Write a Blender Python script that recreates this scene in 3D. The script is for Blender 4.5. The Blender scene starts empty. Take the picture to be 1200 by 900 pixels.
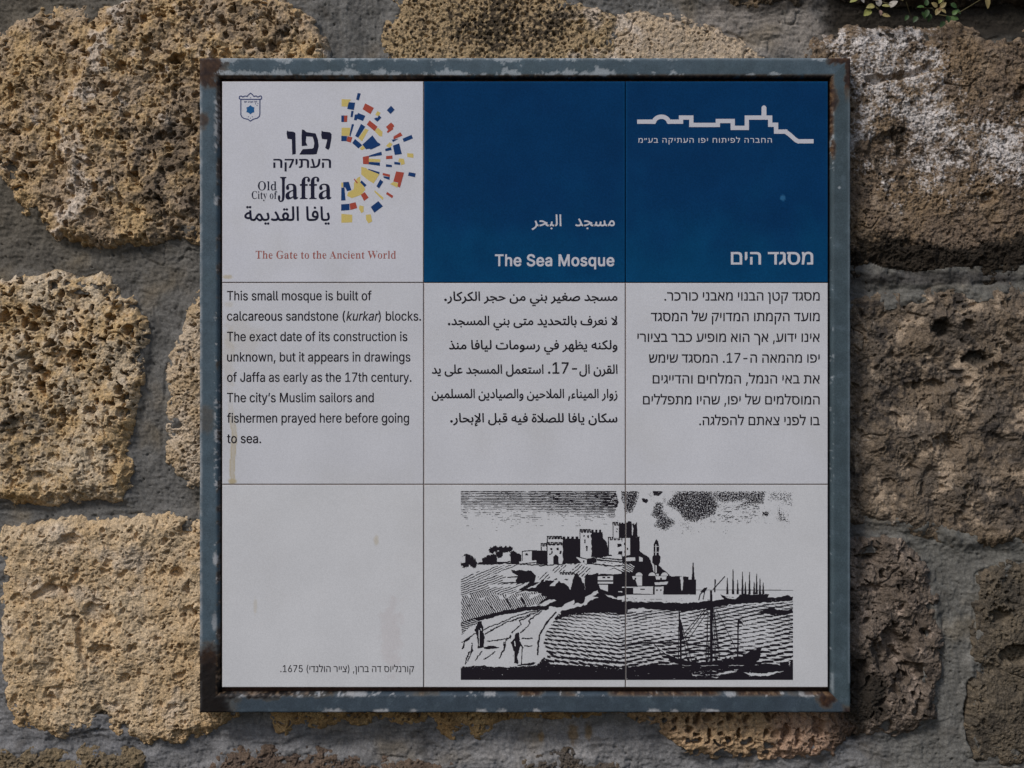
import bpy, math, random, unicodedata
import numpy as np
from mathutils import Vector
from mathutils.geometry import delaunay_2d_cdt

# ------------------------------------------------------------------ camera, light, exposure
S = 0.000847                      # metres per photograph pixel at the face of the tiles
D = 1200 * S * 50 / 36            # camera distance to that face
scene = bpy.context.scene
COL = scene.collection

cam = bpy.data.cameras.new('camera')
cam.lens = 50; cam.sensor_width = 36; cam.sensor_fit = 'HORIZONTAL'
cam.clip_start = 0.05; cam.clip_end = 200
cam.dof.use_dof = True; cam.dof.focus_distance = D; cam.dof.aperture_fstop = 5.6
cam_o = bpy.data.objects.new('camera', cam); COL.objects.link(cam_o)
cam_o.location = (0, -D, 0); cam_o.rotation_euler = (math.radians(90), 0, 0)
scene.camera = cam_o

SUN_EL, SUN_AZ = math.radians(44), math.radians(-40)     # azimuth measured from the camera's back towards its right
world = bpy.data.worlds.new('World'); scene.world = world
world.use_nodes = True
wn = world.node_tree.nodes; wl = world.node_tree.links
sky = wn.new('ShaderNodeTexSky'); sky.sky_type = 'NISHITA'; sky.sun_disc = False
sky.sun_elevation = SUN_EL
sky.air_density = 1.0; sky.dust_density = 2.0; sky.ozone_density = 1.0
wn['Background'].inputs['Strength'].default_value = 0.07
wl.new(sky.outputs['Color'], wn['Background'].inputs['Color'])

# direction from the wall to the sun: in front of the wall (-Y), to the left (-X), above (+Z)
sd = Vector((math.sin(SUN_AZ) * math.cos(SUN_EL), -math.cos(SUN_AZ) * math.cos(SUN_EL), math.sin(SUN_EL)))
sky.sun_rotation = math.atan2(sd.x, sd.y)
sun = bpy.data.lights.new('sun', 'SUN'); sun.energy = 1.5; sun.angle = math.radians(13)
sun.color = (1.0, 0.965, 0.92)
sun_o = bpy.data.objects.new('sun', sun); COL.objects.link(sun_o)
sun_o.rotation_euler = sd.to_track_quat('Z', 'Y').to_euler()
sun_o.location = sd * 5

scene.view_settings.view_transform = 'Standard'
scene.view_settings.look = 'None'
scene.view_settings.exposure = 0.35
scene.view_settings.gamma = 1.0

# ------------------------------------------------------------------ noise on numpy grids
def _hash(ix, iy, s):
    h = (ix * 374761393 + iy * 668265263 + s * 974634777) & 0xFFFFFFFF
    h = ((h ^ (h >> 13)) * 1274126177) & 0xFFFFFFFF
    return (h ^ (h >> 16)) & 0xFFFFFF
def rnd(ix, iy, s): return _hash(ix, iy, s) / float(0xFFFFFF)
def sstep(a, b, x):
    t = np.clip((x - a) / (b - a), 0, 1); return t * t * (3 - 2 * t)
def perlin(x, y, s):
    ix = np.floor(x).astype(np.int64); iy = np.floor(y).astype(np.int64)
    fx = x - ix; fy = y - iy
    u = fx * fx * fx * (fx * (fx * 6 - 15) + 10); v = fy * fy * fy * (fy * (fy * 6 - 15) + 10)
    def g(dx, dy):
        a = rnd(ix + dx, iy + dy, s) * 2 * math.pi
        return np.cos(a) * (fx - dx) + np.sin(a) * (fy - dy)
    a = g(0, 0); b = g(1, 0); c = g(0, 1); d = g(1, 1)
    return ((a + (b - a) * u) + ((c + (d - c) * u) - (a + (b - a) * u)) * v) * 1.5
def fbm(x, y, scale, octv, s, gain=0.5):
    r = np.zeros_like(x, dtype=float); amp = 1.0; tot = 0.0; f = 1.0 / scale
    for k in range(octv):
        r += amp * perlin(x * f + k * 17.3, y * f - k * 9.1, s + k * 31); tot += amp * amp; amp *= gain; f *= 2.03
    return r / math.sqrt(tot)
def billow(x, y, scale, octv, s):
    r = np.zeros_like(x, dtype=float); amp = 1.0; f = 1.0 / scale
    for k in range(octv):
        r += amp * (1 - 2 * np.abs(perlin(x * f + k * 5.7, y * f + k * 3.3, s + k * 13))); amp *= 0.5; f *= 2.1
    return r / 1.75
def pits(x, y, cell, s, density, rmin, rmax, edge=0.35):
    """0..1 field of irregular holes, one possible hole per lattice cell"""
    x = x / cell; y = y / cell
    ix = np.floor(x).astype(np.int64); iy = np.floor(y).astype(np.int64)
    best = np.zeros_like(x, dtype=float)
    for dx in (-1, 0, 1):
        for dy in (-1, 0, 1):
            cx = ix + dx; cy = iy + dy
            on = rnd(cx, cy, s + 5) < density
            px = cx + 0.15 + 0.7 * rnd(cx, cy, s); py = cy + 0.15 + 0.7 * rnd(cx, cy, s + 1)
            a = rnd(cx, cy, s + 2) * math.pi; k = 1 + 0.8 * rnd(cx, cy, s + 3)
            r = rmin + (rmax - rmin) * rnd(cx, cy, s + 4) ** 2
            ex = (x - px) * np.cos(a) + (y - py) * np.sin(a); ey = -(x - px) * np.sin(a) + (y - py) * np.cos(a)
            d = np.sqrt((ex * k) ** 2 + (ey / k ** 0.3) ** 2) / r
            best = np.maximum(best, np.where(on, 1 - sstep(1 - edge, 1 + edge, d), 0))
    return best
def poly_sd(X, Y, pts):
    """signed distance to a polygon, positive inside"""
    p = np.array(pts, float); n = len(p)
    dist = np.full(X.shape, 1e9); ins = np.zeros(X.shape, bool)
    for i in range(n):
        ax, ay = p[i]; bx, by = p[(i + 1) % n]
        ex, ey = bx - ax, by - ay
        t = np.clip(((X - ax) * ex + (Y - ay) * ey) / (ex * ex + ey * ey + 1e-9), 0, 1)
        dist = np.minimum(dist, (X - ax - t * ex) ** 2 + (Y - ay - t * ey) ** 2)
        if ay != by:
            c = ((ay > Y) != (by > Y)) & (X < (bx - ax) * (Y - ay) / (by - ay) + ax)
            ins ^= c
    return np.where(ins, 1, -1) * np.sqrt(dist)
def line_d(X, Y, pts):
    dist = np.full(X.shape, 1e9)
    for (ax, ay), (bx, by) in zip(pts[:-1], pts[1:]):
        ex, ey = bx - ax, by - ay
        t = np.clip(((X - ax) * ex + (Y - ay) * ey) / (ex * ex + ey * ey + 1e-9), 0, 1)
        dist = np.minimum(dist, (X - ax - t * ex) ** 2 + (Y - ay - t * ey) ** 2)
    return np.sqrt(dist)
def blob(X, Y, cx, cy, rx, ry, s=0, wob=0.35, soft=0.35):
    """soft irregular patch, 0..1"""
    d = np.sqrt(((X - cx) / rx) ** 2 + ((Y - cy) / ry) ** 2) + wob * fbm(X, Y, 0.7 * min(rx, ry) + 2, 3, s + 900)
    return 1 - sstep(1 - soft, 1 + soft, d)
def mixc(c, m, col):
    m = m[..., None]; return c * (1 - m) + np.array(col, float) * m

# ------------------------------------------------------------------ object helpers
ORIG = {}
def link(o, parent=None, origin=(0, 0, 0)):
    COL.objects.link(o); ORIG[o.name] = Vector(origin)
    if parent is not None:
        o.parent = parent; o.location = Vector(origin) - ORIG[parent.name]
    else:
        o.location = origin
    return o
def empty(name, origin, label, cat):
    o = bpy.data.objects.new(name, None); o.empty_display_size = 0.05
    o['label'] = label; o['category'] = cat
    return link(o, None, origin)
def mesh_obj(name, V, F, mat, parent=None, origin=(0, 0, 0), colors=None, smooth=True):
    """V (n,3) world coordinates; F (m,3|4) int array"""
    V = np.asarray(V, float) - np.array(origin, float); F = np.asarray(F, np.int32)
    me = bpy.data.meshes.new(name)
    k = F.shape[1]
    me.vertices.add(len(V)); me.vertices.foreach_set('co', V.astype(np.float32).ravel())
    me.loops.add(F.size); me.loops.foreach_set('vertex_index', F.ravel())
    me.polygons.add(len(F)); me.polygons.foreach_set('loop_start', np.arange(0, F.size, k, dtype=np.int32))
    me.update(calc_edges=True)
    if smooth: me.polygons.foreach_set('use_smooth', np.ones(len(F), bool))
    if colors is not None:
        a = me.color_attributes.new('Col', 'FLOAT_COLOR', 'POINT')
        c = np.ones((len(V), 4), np.float32); c[:, :3] = np.clip(colors, 0.004, 0.9)
        a.data.foreach_set('color', c.ravel())
    me.materials.append(mat); me.validate(); me.update()
    o = bpy.data.objects.new(name, me)
    return link(o, parent, origin)
def px(x, y, depth):
    """photograph pixel at a depth (in px units, positive = behind the tile face) to world"""
    k = (D + depth * S) / D
    return np.stack([(x - 600) * S * k, depth * S + 0 * x, (450 - y) * S * k], -1)
def grid_faces(mask):
    """quads of a grid whose four corners are all in mask; returns faces and the used-vertex index map"""
    q = mask[:-1, :-1] & mask[1:, :-1] & mask[:-1, 1:] & mask[1:, 1:]
    use = np.zeros(mask.shape, bool)
    use[:-1, :-1] |= q; use[1:, :-1] |= q; use[:-1, 1:] |= q; use[1:, 1:] |= q
    idx = np.full(mask.shape, -1, np.int64); idx[use] = np.arange(use.sum())
    F = np.stack([idx[:-1, :-1][q], idx[1:, :-1][q], idx[1:, 1:][q], idx[:-1, 1:][q]], -1)
    return F, use

# ------------------------------------------------------------------ materials
def material(name, rough=0.9, spec=0.3, var=None, bump=None, base=None, coat=0.0):
    """colour from the mesh attribute (or a base colour) times procedural noise, with a procedural bump"""
    m = bpy.data.materials.new(name); m.use_nodes = True
    n = m.node_tree.nodes; l = m.node_tree.links; b = n['Principled BSDF']
    b.inputs['Roughness'].default_value = rough; b.inputs['Specular IOR Level'].default_value = spec
    b.inputs['Coat Weight'].default_value = coat; b.inputs['Coat Roughness'].default_value = 0.2
    tc = n.new('ShaderNodeTexCoord')
    if base is None:
        src = n.new('ShaderNodeAttribute'); src.attribute_name = 'Col'; out = src.outputs['Color']
    else:
        src = n.new('ShaderNodeRGB'); src.outputs[0].default_value = (*base, 1); out = src.outputs[0]
    for (sc, det, lo, hi) in (var or []):
        t = n.new('ShaderNodeTexNoise'); t.inputs['Scale'].default_value = sc; t.inputs['Detail'].default_value = det
        l.new(tc.outputs['Object'], t.inputs['Vector'])
        r = n.new('ShaderNodeMapRange'); r.inputs['From Min'].default_value = 0.3; r.inputs['From Max'].default_value = 0.7
        r.inputs['To Min'].default_value = lo; r.inputs['To Max'].default_value = hi
        l.new(t.outputs['Fac'], r.inputs['Value'])
        x = n.new('ShaderNodeVectorMath'); x.operation = 'SCALE'
        l.new(out, x.inputs[0]); l.new(r.outputs[0], x.inputs['Scale']); out = x.outputs[0]
    l.new(out, b.inputs['Base Color'])
    if bump:
        t = n.new('ShaderNodeTexNoise'); t.inputs['Scale'].default_value = bump[0]; t.inputs['Detail'].default_value = 4
        l.new(tc.outputs['Object'], t.inputs['Vector'])
        bp = n.new('ShaderNodeBump'); bp.inputs['Strength'].default_value = bump[1]; bp.inputs['Distance'].default_value = bump[2]
        l.new(t.outputs['Fac'], bp.inputs['Height']); l.new(bp.outputs[0], b.inputs['Normal'])
    return m
M_STONE = material('porous_sandstone', 0.95, 0.15, var=[(800, 4, 0.62, 1.38), (260, 3, 0.85, 1.15)], bump=(600, 0.6, 0.0015))
M_MORTAR = material('trowelled_mortar', 0.95, 0.15, var=[(700, 4, 0.75, 1.25), (60, 4, 0.82, 1.18)], bump=(500, 0.4, 0.0008))
M_TILE = material('glazed_tile', 0.5, 0.15, var=[(1100, 2, 0.93, 1.07), (14, 4, 0.955, 1.045)], bump=(900, 0.08, 0.0003))
M_BLUE = material('blue_glaze', 0.5, 0.02, var=[(700, 3, 0.86, 1.14), (30, 3, 0.93, 1.07)], bump=(900, 0.10, 0.0003))
M_FRAME = material('weathered_painted_steel', 0.6, 0.2, var=[(900, 4, 0.82, 1.18), (70, 4, 0.85, 1.15)], bump=(600, 0.25, 0.0005))
M_GROUT = material('backing_grout', 0.9, 0.2, var=[(300, 3, 0.7, 1.3)], base=(0.10, 0.055, 0.045))
M_JOINT = material('joint_grout', 0.9, 0.15, var=[(500, 3, 0.6, 1.4)], base=(0.115, 0.078, 0.066))
M_NAVY = material('navy_ink', 0.45, 0.15, var=[(900, 2, 0.85, 1.15)], base=(0.010, 0.011, 0.034))
M_BLACK = material('black_ink', 0.45, 0.15, var=[(900, 2, 0.8, 1.2)], base=(0.016, 0.013, 0.019))
M_WHITE = material('white_ink', 0.45, 0.15, var=[(900, 2, 0.92, 1.08)], base=(0.60, 0.60, 0.66))
M_RED = material('red_ink', 0.45, 0.15, var=[(900, 2, 0.88, 1.12)], base=(0.42, 0.075, 0.05))
M_TEXTRED = material('faded_red_ink', 0.45, 0.15, var=[(900, 2, 0.88, 1.12)], base=(0.38, 0.12, 0.10))
M_YELLOW = material('yellow_ink', 0.45, 0.15, var=[(900, 2, 0.92, 1.08)], base=(0.66, 0.52, 0.17))
M_BLUEINK = material('blue_ink', 0.45, 0.15, var=[(900, 2, 0.88, 1.12)], base=(0.006, 0.045, 0.17))
M_CREST = material('crest_ink', 0.45, 0.15, var=[(900, 2, 0.88, 1.12)], base=(0.045, 0.065, 0.18))
M_FLOWER = material('crest_flower_ink', 0.45, 0.15, var=[(900, 2, 0.88, 1.12)], base=(0.012, 0.11, 0.30))
M_LEAF = material('leaf_skin', 0.55, 0.4, var=[(300, 3, 0.75, 1.25)])
M_STEM = material('stem_bark', 0.8, 0.2, var=[(300, 3, 0.75, 1.25)], base=(0.10, 0.085, 0.04))

# ------------------------------------------------------------------ the rubble wall
MORTAR = 37.0                     # depth of the mortar face behind the tile face, in px
WK = (D + 24 * S) / D
def wall_pts(X, Y, h):
    """X, Y: photograph px traced on the wall; h: height in px above the mortar face"""
    return np.stack([(X - 600) * S * WK, (MORTAR - h) * S, (450 - Y) * S * WK], -1)
wall = empty('stone_wall', (0, MORTAR * S, -0.6), 'old rubble wall of pitted ochre and grey sandstone blocks set in grey mortar, behind the framed sign', 'wall')
SIGN = (234, 68, 996, 835)
def hidden(X, Y, m=70):
    return (X > SIGN[0] + m) & (X < SIGN[2] - m) & (Y > SIGN[1] + m) & (Y < SIGN[3] - m)

OUT = {
 'A': [(-130,30),(-60,20),(0,38),(20,26),(30,17),(43,7),(80,8),(133,7),(160,-6),(230,-12),(300,-10),(345,8),(372,30),(383,60),(386,120),(380,220),(330,276),(230,285),(207,275),(167,284),(117,288),(60,274),(33,248),(10,220),(-4,197),(-60,205),(-130,200)],
 'B': [(448,62),(455,25),(468,-8),(520,-40),(600,-40),(650,-12),(672,0),(700,8),(722,22),(726,60),(722,130),(700,180),(470,180),(446,120)],
 'C': [(708,70),(714,40),(726,20),(752,8),(800,18),(830,28),(862,42),(885,54),(896,66),(900,110),(880,160),(740,160),(715,120)],
 'D': [(944,66),(950,48),(975,38),(1005,34),(1030,36),(1060,32),(1085,40),(1120,28),(1140,34),(1160,48),(1185,42),(1220,36),(1330,40),(1340,310),(1260,322),(1190,326),(1120,330),(1075,336),(1030,330),(995,312),(950,290),(936,200)],
 'G': [(-130,335),(-60,322),(0,328),(22,323),(45,326),(62,322),(95,328),(112,324),(130,330),(134,346),(150,350),(158,362),(168,378),(170,410),(164,440),(160,475),(150,500),(144,522),(152,550),(145,585),(100,583),(60,590),(0,587),(-60,590),(-130,580)],
 'H': [(232,340),(217,362),(208,400),(194,440),(195,470),(201,510),(196,540),(210,562),(230,573),(300,580),(350,540),(360,430),(330,350),(280,330)],
 'I': [(950,360),(985,362),(1010,352),(1040,346),(1062,340),(1085,342),(1105,334),(1150,336),(1200,332),(1330,330),(1340,640),(1240,642),(1170,636),(1120,640),(1085,626),(1050,614),(1015,612),(960,600),(930,480)],
 'J': [(0,622),(20,620),(60,612),(130,608),(200,604),(260,610),(330,640),(345,700),(340,790),(300,828),(270,840),(246,852),(230,862),(200,870),(168,871),(140,862),(120,856),(100,856),(80,862),(55,862),(22,850),(8,826),(2,780),(2,720),(-2,660)],
 'K': [(710,832),(750,844),(775,858),(790,872),(800,884),(830,888),(880,885),(915,886),(950,890),(975,884),(990,872),(1000,850),(990,815),(900,790),(780,800)],
 'L': [(940,640),(985,634),(1020,632),(1056,632),(1072,646),(1088,668),(1095,690),(1103,705),(1105,750),(1100,800),(1097,840),(1070,858),(1040,862),(1008,862),(985,850),(950,760)],
 'M': [(1150,676),(1180,664),(1230,660),(1330,664),(1335,890),(1250,898),(1190,896),(1150,892),(1141,870),(1140,800),(1146,740)],
 'N': [(-130,884),(-40,882),(10,880),(50,878),(62,884),(85,892),(95,882),(120,880),(150,882),(165,892),(160,940),(120,1000),(-130,1000)],
 'O': [(240,905),(262,884),(300,878),(350,880),(400,886),(440,890),(480,896),(530,900),(550,940),(540,1000),(240,1000)],
 'P': [(600,902),(640,888),(680,884),(700,892),(730,902),(740,1000),(600,1000)],
 'Q': [(314,826),(324,862),(334,868),(350,856),(380,852),(400,846),(420,852),(445,844),(460,846),(480,856),(505,846),(520,860),(532,870),(548,856),(562,868),(578,856),(598,846),(625,842),(660,846),(700,840),(715,836),(700,800),(400,800)],
 'R': [(955,-60),(975,-20),(1010,-8),(1100,-4),(1180,-6),(1330,-10),(1330,-120),(955,-120)],
 'T': [(845,-30),(862,-2),(900,6),(935,4),(955,-12),(955,-120),(845,-120)],
}
for _i, (_a, _b, _c, _d) in enumerate(((-400, -20, -160, 180), (-410, 210, -170, 330), (-390, 350, -165, 610), (-420, 640, -40, 860), (-400, 900, -160, 1110), (-140, 1030, 180, 1240), (210, 1030, 520, 1230), (560, 1030, 900, 1240),
        (930, 910, 1130, 1110), (1160, 920, 1400, 1130), (1365, 40, 1600, 300), (1370, 340, 1600, 560), (1365, 590, 1600, 890), (-400, -330, -120, -50), (-90, -340, 230, -45), (260, -350, 560, -70), (590, -340, 820, -75), (850, -350, 1180, -145), (1210, -350, 1560, -145))):
    _r = random.Random(_i); _w, _h = _c - _a, _d - _b; _n = 26
    OUT['outer%d' % _i] = [((_a + _c) / 2 + (_w / 2) * math.copysign(abs(math.cos(t)) ** 0.5, math.cos(t)) * _r.uniform(.93, 1.02), (_b + _d) / 2 + (_h / 2) * math.copysign(abs(math.sin(t)) ** 0.5, math.sin(t)) * _r.uniform(.93, 1.02)) for t in [2 * math.pi * k / _n for k in range(_n)]]
RIDGE = ([20, 60, 100, 140, 180, 230, 275], [132, 108, 92, 76, 78, 88, 62])

def axis(lo, hi, a, b, step):
    """fine spacing where the photograph looks, coarse outside it"""
    mid = np.arange(max(lo, a), min(hi, b), step)
    left = np.arange(lo, min(hi, a), 4.0) if lo < a else np.zeros(0)
    right = np.arange(max(lo, b), hi, 4.0) if hi > b else np.zeros(0)
    return np.concatenate([left, mid, right])
def stone(key, fn, label=None, step=0.75, mic=1.0, wob=1.0):
    pts = OUT[key]; a = np.array(pts)
    x0, y0 = a.min(0) - 14; x1, y1 = a.max(0) + 14
    X, Y = np.meshgrid(axis(x0, x1, -20, 1220, step), axis(y0, y1, -18, 918, step))
    sid = sum(ord(c) for c in key) * 7
    near = (poly_sd(X, Y, pts) > -13) & ~hidden(X, Y, 46)
    x, y = X[near], Y[near]
    wx = x + wob * 6.0 * fbm(x, y, 26, 3, sid + 1) + wob * 2.6 * fbm(x, y, 7, 3, sid + 2)
    wy = y + wob * 6.0 * fbm(x, y, 26, 3, sid + 3) + wob * 2.6 * fbm(x, y, 7, 3, sid + 4)
    d = poly_sd(wx, wy, pts) + 3.5
    h, c = fn(x, y, d, sid)
    # sand grains and fine pores, thick in some places and worn smooth in others; a few cracks
    u, v = 0.8 * x + 0.6 * y, -0.6 * x + 0.8 * y
    rough = mic * (0.12 + 1.0 * sstep(-0.5, 0.7, fbm(x, y, 46, 3, sid + 79)))
    h = h + rough * (0.55 * fbm(u, v, 3.3, 2, sid + 80, 0.8) - 3.4 * pits(u, v, 5.0, sid + 81, 0.42, 0.12, 0.44, 0.25))
    h = h - 5.0 * rough * pits(u, v, 11, sid + 90, 0.40, 0.08, 0.36, 0.22)
    crack = (1 - sstep(0.0, 0.045, np.abs(fbm(u, v, 85, 3, sid + 91)))) * sstep(0.1, 0.5, fbm(x, y, 70, 2, sid + 92))
    h = h - 3.5 * crack
    c = c * (1 + 0.17 * mic * fbm(u, v, 2.4, 2, sid + 84) + 0.10 * fbm(u, v, 9, 3, sid + 85))[..., None]
    c = mixc(c, 0.60 * min(mic, 1) * sstep(0.70, 1.2, fbm(u, v, 4.2, 3, sid + 86, 0.7) + 0.25 * fbm(x, y, 40, 2, sid + 87)), (0.085, 0.066, 0.048))
    c = mixc(c, 0.35 * min(mic, 1) * sstep(0.9, 1.3, fbm(v, u, 3.4, 2, sid + 88)), (0.62, 0.58, 0.52))
    h = np.where(d < 0, d * 1.2 - 1, h * (0.45 * sstep(-1, 4, d) + 0.55 * sstep(-2, 16, d + 4 * fbm(x, y, 20, 2, sid + 95))) + 1.5 * np.clip(d, 0, 2) - 1)
    c = c * (np.array((0.97, 0.92, 0.91)) if key in 'ABCGHJKQ' else np.array((0.91, 0.885, 0.85)))
    keep = np.zeros(X.shape, bool); keep[near] = d > -5
    Hh = np.zeros(X.shape); Hh[near] = h; C = np.zeros(X.shape + (3,)); C[near] = c
    F, use = grid_faces(keep)
    ctr = a.mean(0)
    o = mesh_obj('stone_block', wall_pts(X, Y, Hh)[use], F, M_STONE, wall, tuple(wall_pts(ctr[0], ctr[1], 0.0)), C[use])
    if label: o['label'] = label
    return o
def dome(d, H, w): return H * (1 - np.exp(-np.clip(d, 0, None) / w))
def warp(X, Y, s, a, sc): return X + a * fbm(X, Y, sc, 2, s), Y + a * fbm(X, Y, sc, 2, s + 3)
def holes(X, Y, lst, s):
    r = np.zeros_like(X)
    for (cx, cy, rx, ry, dp) in lst: r += dp * blob(X, Y, cx, cy, rx, ry, s, 0.4, 0.3)
    return r
def base_color(X, Y, s, c1, c2, sc=60, amt=0.16):
    t = sstep(-0.7, 0.7, fbm(X, Y, sc, 4, s + 50) + 0.5 * fbm(X, Y, 7, 3, s + 60))
    c = np.array(c1) * (1 - t[..., None]) + np.array(c2) * t[..., None]
    return c * (1 + amt * fbm(X, Y, 4.0, 2, s + 70))[..., None]

def st_A(X, Y, d, s):
    xr = np.interp(Y, *RIDGE) + 9 * fbm(X, Y, 18, 3, s + 8)
    side = sstep(-11, 5, X - xr)
    a, b = warp(X, Y, s + 20, 4, 9)
    h = dome(d, 9, 7) + 11 * side - 7 * sstep(0, 150, X - xr) + 4.5 * fbm(X, Y, 75, 2, s + 9)
    h += 4.6 * fbm(a, b, 26, 3, s + 10) + 1.5 * fbm(X, Y, 7, 3, s + 11, 0.75)
    h -= 8 * pits(a, b, 15, s + 12, 0.6, 0.08, 0.40, 0.25) + 5 * pits(a, b, 7.5, s + 13, 0.55, 0.12, 0.42, 0.25) + 9 * pits(a, b, 44, s + 14, 0.5, 0.05, 0.22)
    h -= 7 * blob(X, Y, 250, 195, 22, 22, s) + 8 * blob(X, Y, 225, 262, 20, 16, s + 1)
    c = base_color(X, Y, s, (0.51, 0.375, 0.20), (0.40, 0.32, 0.225), 45)
    pale = sstep(0.25, 0.8, fbm(X, Y, 26, 4, s + 30) + 0.9 * (1 - sstep(0, 30, np.abs(X - xr - 10))) - 0.2)  # random pale patches, plus the light on the ridge crest painted in
    c = mixc(c, 0.7 * pale, (0.60, 0.55, 0.48))
    c = mixc(c, 0.6 * sstep(0.15, 0.9, fbm(X, Y, 60, 4, s + 31)), (0.24, 0.185, 0.125))
    c = mixc(c, 0.45 * sstep(0.3, 0.9, fbm(X, Y, 34, 4, s + 47)), (0.46, 0.33, 0.18))
    c = mixc(c, 0.6 * sstep(0.25, 0.8, fbm(X, Y, 9, 4, s + 39, 0.7) + 0.2 * fbm(X, Y, 60, 2, s + 40)), (0.17, 0.125, 0.075))
    dark = sstep(0.25, 0.9, fbm(X, Y, 24, 4, s + 32) + 0.9 * blob(X, Y, 222, 200, 75, 80, s + 5) + 0.5 * blob(X, Y, 290, 30, 70, 30, s + 15) - 0.2)
    dark = np.maximum(dark, 0.8 * blob(X, Y, 208, 112, 24, 34, s + 6) * sstep(-0.4, 0.5, fbm(X, Y, 8, 3, s + 34)))
    c = mixc(c, 0.72 * dark, (0.10, 0.085, 0.072))
    return h, c
def st_G(X, Y, d, s):
    a, b = warp(X, Y, s + 20, 3.5, 8)
    h = dome(d, 12, 6) + 6 * fbm(X, Y, 60, 2, s + 9) + 3.2 * fbm(X, Y, 22, 2, s + 8) + 1.3 * billow(a, b, 16, 2, s + 10) + 1.0 * fbm(X, Y, 5, 2, s + 11, 0.7)
    top = 1 - sstep(455, 520, Y + 20 * fbm(X, Y, 40, 2, s + 14))
    h -= (11 * top + 4) * pits(a, b, 17, s + 12, 0.8, 0.12, 0.42, 0.22) + (8 * top + 3) * pits(a, b, 8, s + 13, 0.65, 0.16, 0.40, 0.25)
    h -= holes(X, Y, [(145, 362, 10, 9, 9), (86, 420, 8, 7, 9), (70, 415, 9, 7, 10), (18, 500, 10, 12, 10), (45, 560, 12, 8, 6), (90, 345, 8, 6, 8)], s)
    c = base_color(X, Y, s, (0.56, 0.475, 0.34), (0.52, 0.38, 0.20), 40)
    c = mixc(c, 0.65 * sstep(0.1, 0.8, fbm(X, Y, 34, 4, s + 30)) * top, (0.60, 0.54, 0.44))
    c = mixc(c, 0.6 * blob(X, Y, 25, 510, 48, 46, s + 5) * sstep(-0.5, 0.5, fbm(X, Y, 10, 3, s + 35)), (0.10, 0.09, 0.075))
    c = mixc(c, 0.65 * sstep(0.25, 0.8, fbm(X, Y, 13, 4, s + 31, 0.7)), (0.17, 0.14, 0.115))
    return h, c
def st_H(X, Y, d, s):
    a, b = warp(X, Y, s + 20, 3, 8)
    h = dome(d, 11, 8) + 3 * fbm(X, Y, 50, 2, s + 9) + 1.6 * billow(a, b, 10, 3, s + 10) + 1.6 * fbm(X, Y, 5, 2, s + 11, 0.7)
    h -= 9 * pits(a, b, 17, s + 12, 0.5, 0.10, 0.30) + 4 * pits(a, b, 7, s + 13, 0.4, 0.12, 0.36)
    c = base_color(X, Y, s, (0.50, 0.43, 0.33), (0.42, 0.33, 0.21), 40)
    c = mixc(c, 0.55 * sstep(520, 560, Y) * sstep(-0.3, 0.5, fbm(X, Y, 12, 3, s + 33)), (0.26, 0.21, 0.14))
    return h, c
def st_J(X, Y, d, s):
    a, b = warp(X, Y, s + 20, 3.5, 9)
    h = dome(d, 10, 6) + 6.0 * fbm(X, Y, 80, 2, s + 9) + 3.4 * fbm(X, Y, 26, 3, s + 8) + 1.1 * billow(a, b, 20, 3, s + 10) + 1.1 * fbm(X, Y, 6, 3, s + 11, 0.7)
    h -= 4.5 * pits(a, b, 13, s + 12, 0.45, 0.06, 0.28) + 3 * pits(a, b, 7, s + 13, 0.5, 0.10, 0.34) + 5 * pits(a, b, 34, s + 15, 0.5, 0.10, 0.27)
    g = [(40, 700), (56, 690), (72, 693), (84, 708), (91, 728), (93, 750), (98, 770), (103, 782)]
    gd = line_d(X + 2.5 * fbm(X, Y, 10, 2, s + 17), Y, g)
    h -= 6 * (1 - sstep(1.5, 6, gd)) + 4 * sstep(0, 30, np.clip(92 - X, 0, 30)) * blob(X, Y, 70, 740, 40, 60, s + 4)
    h -= holes(X, Y, [(114, 720, 18, 13, 7), (116, 766, 15, 10, 7), (118, 840, 7, 6, 7), (144, 853, 6, 5, 7), (210, 860, 8, 5, 6), (202, 829, 5, 4, 6), (82, 632, 9, 7, 7), (218, 620, 9, 8, 8), (222, 720, 9, 9, 9), (206, 672, 7, 6, 8)], s)
    c = base_color(X, Y, s, (0.56, 0.455, 0.305), (0.53, 0.40, 0.235), 60)
    c = mixc(c, 0.6 * sstep(0.2, 0.9, fbm(X, Y, 45, 4, s + 30) + 0.35 * blob(X, Y, 70, 650, 70, 40, s + 3)), (0.60, 0.53, 0.43))
    c = mixc(c, 0.5 * (1 - sstep(2, 14, d + 6 * fbm(X, Y, 20, 2, s + 36))) * sstep(790, 830, Y), (0.46, 0.30, 0.13))
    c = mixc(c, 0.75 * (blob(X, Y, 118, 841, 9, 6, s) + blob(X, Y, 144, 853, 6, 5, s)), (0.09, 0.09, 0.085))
    c = mixc(c, 0.5 * sstep(0.4, 1.0, fbm(X, Y, 16, 4, s + 31, 0.7)), (0.25, 0.195, 0.14))
    return h, c
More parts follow.
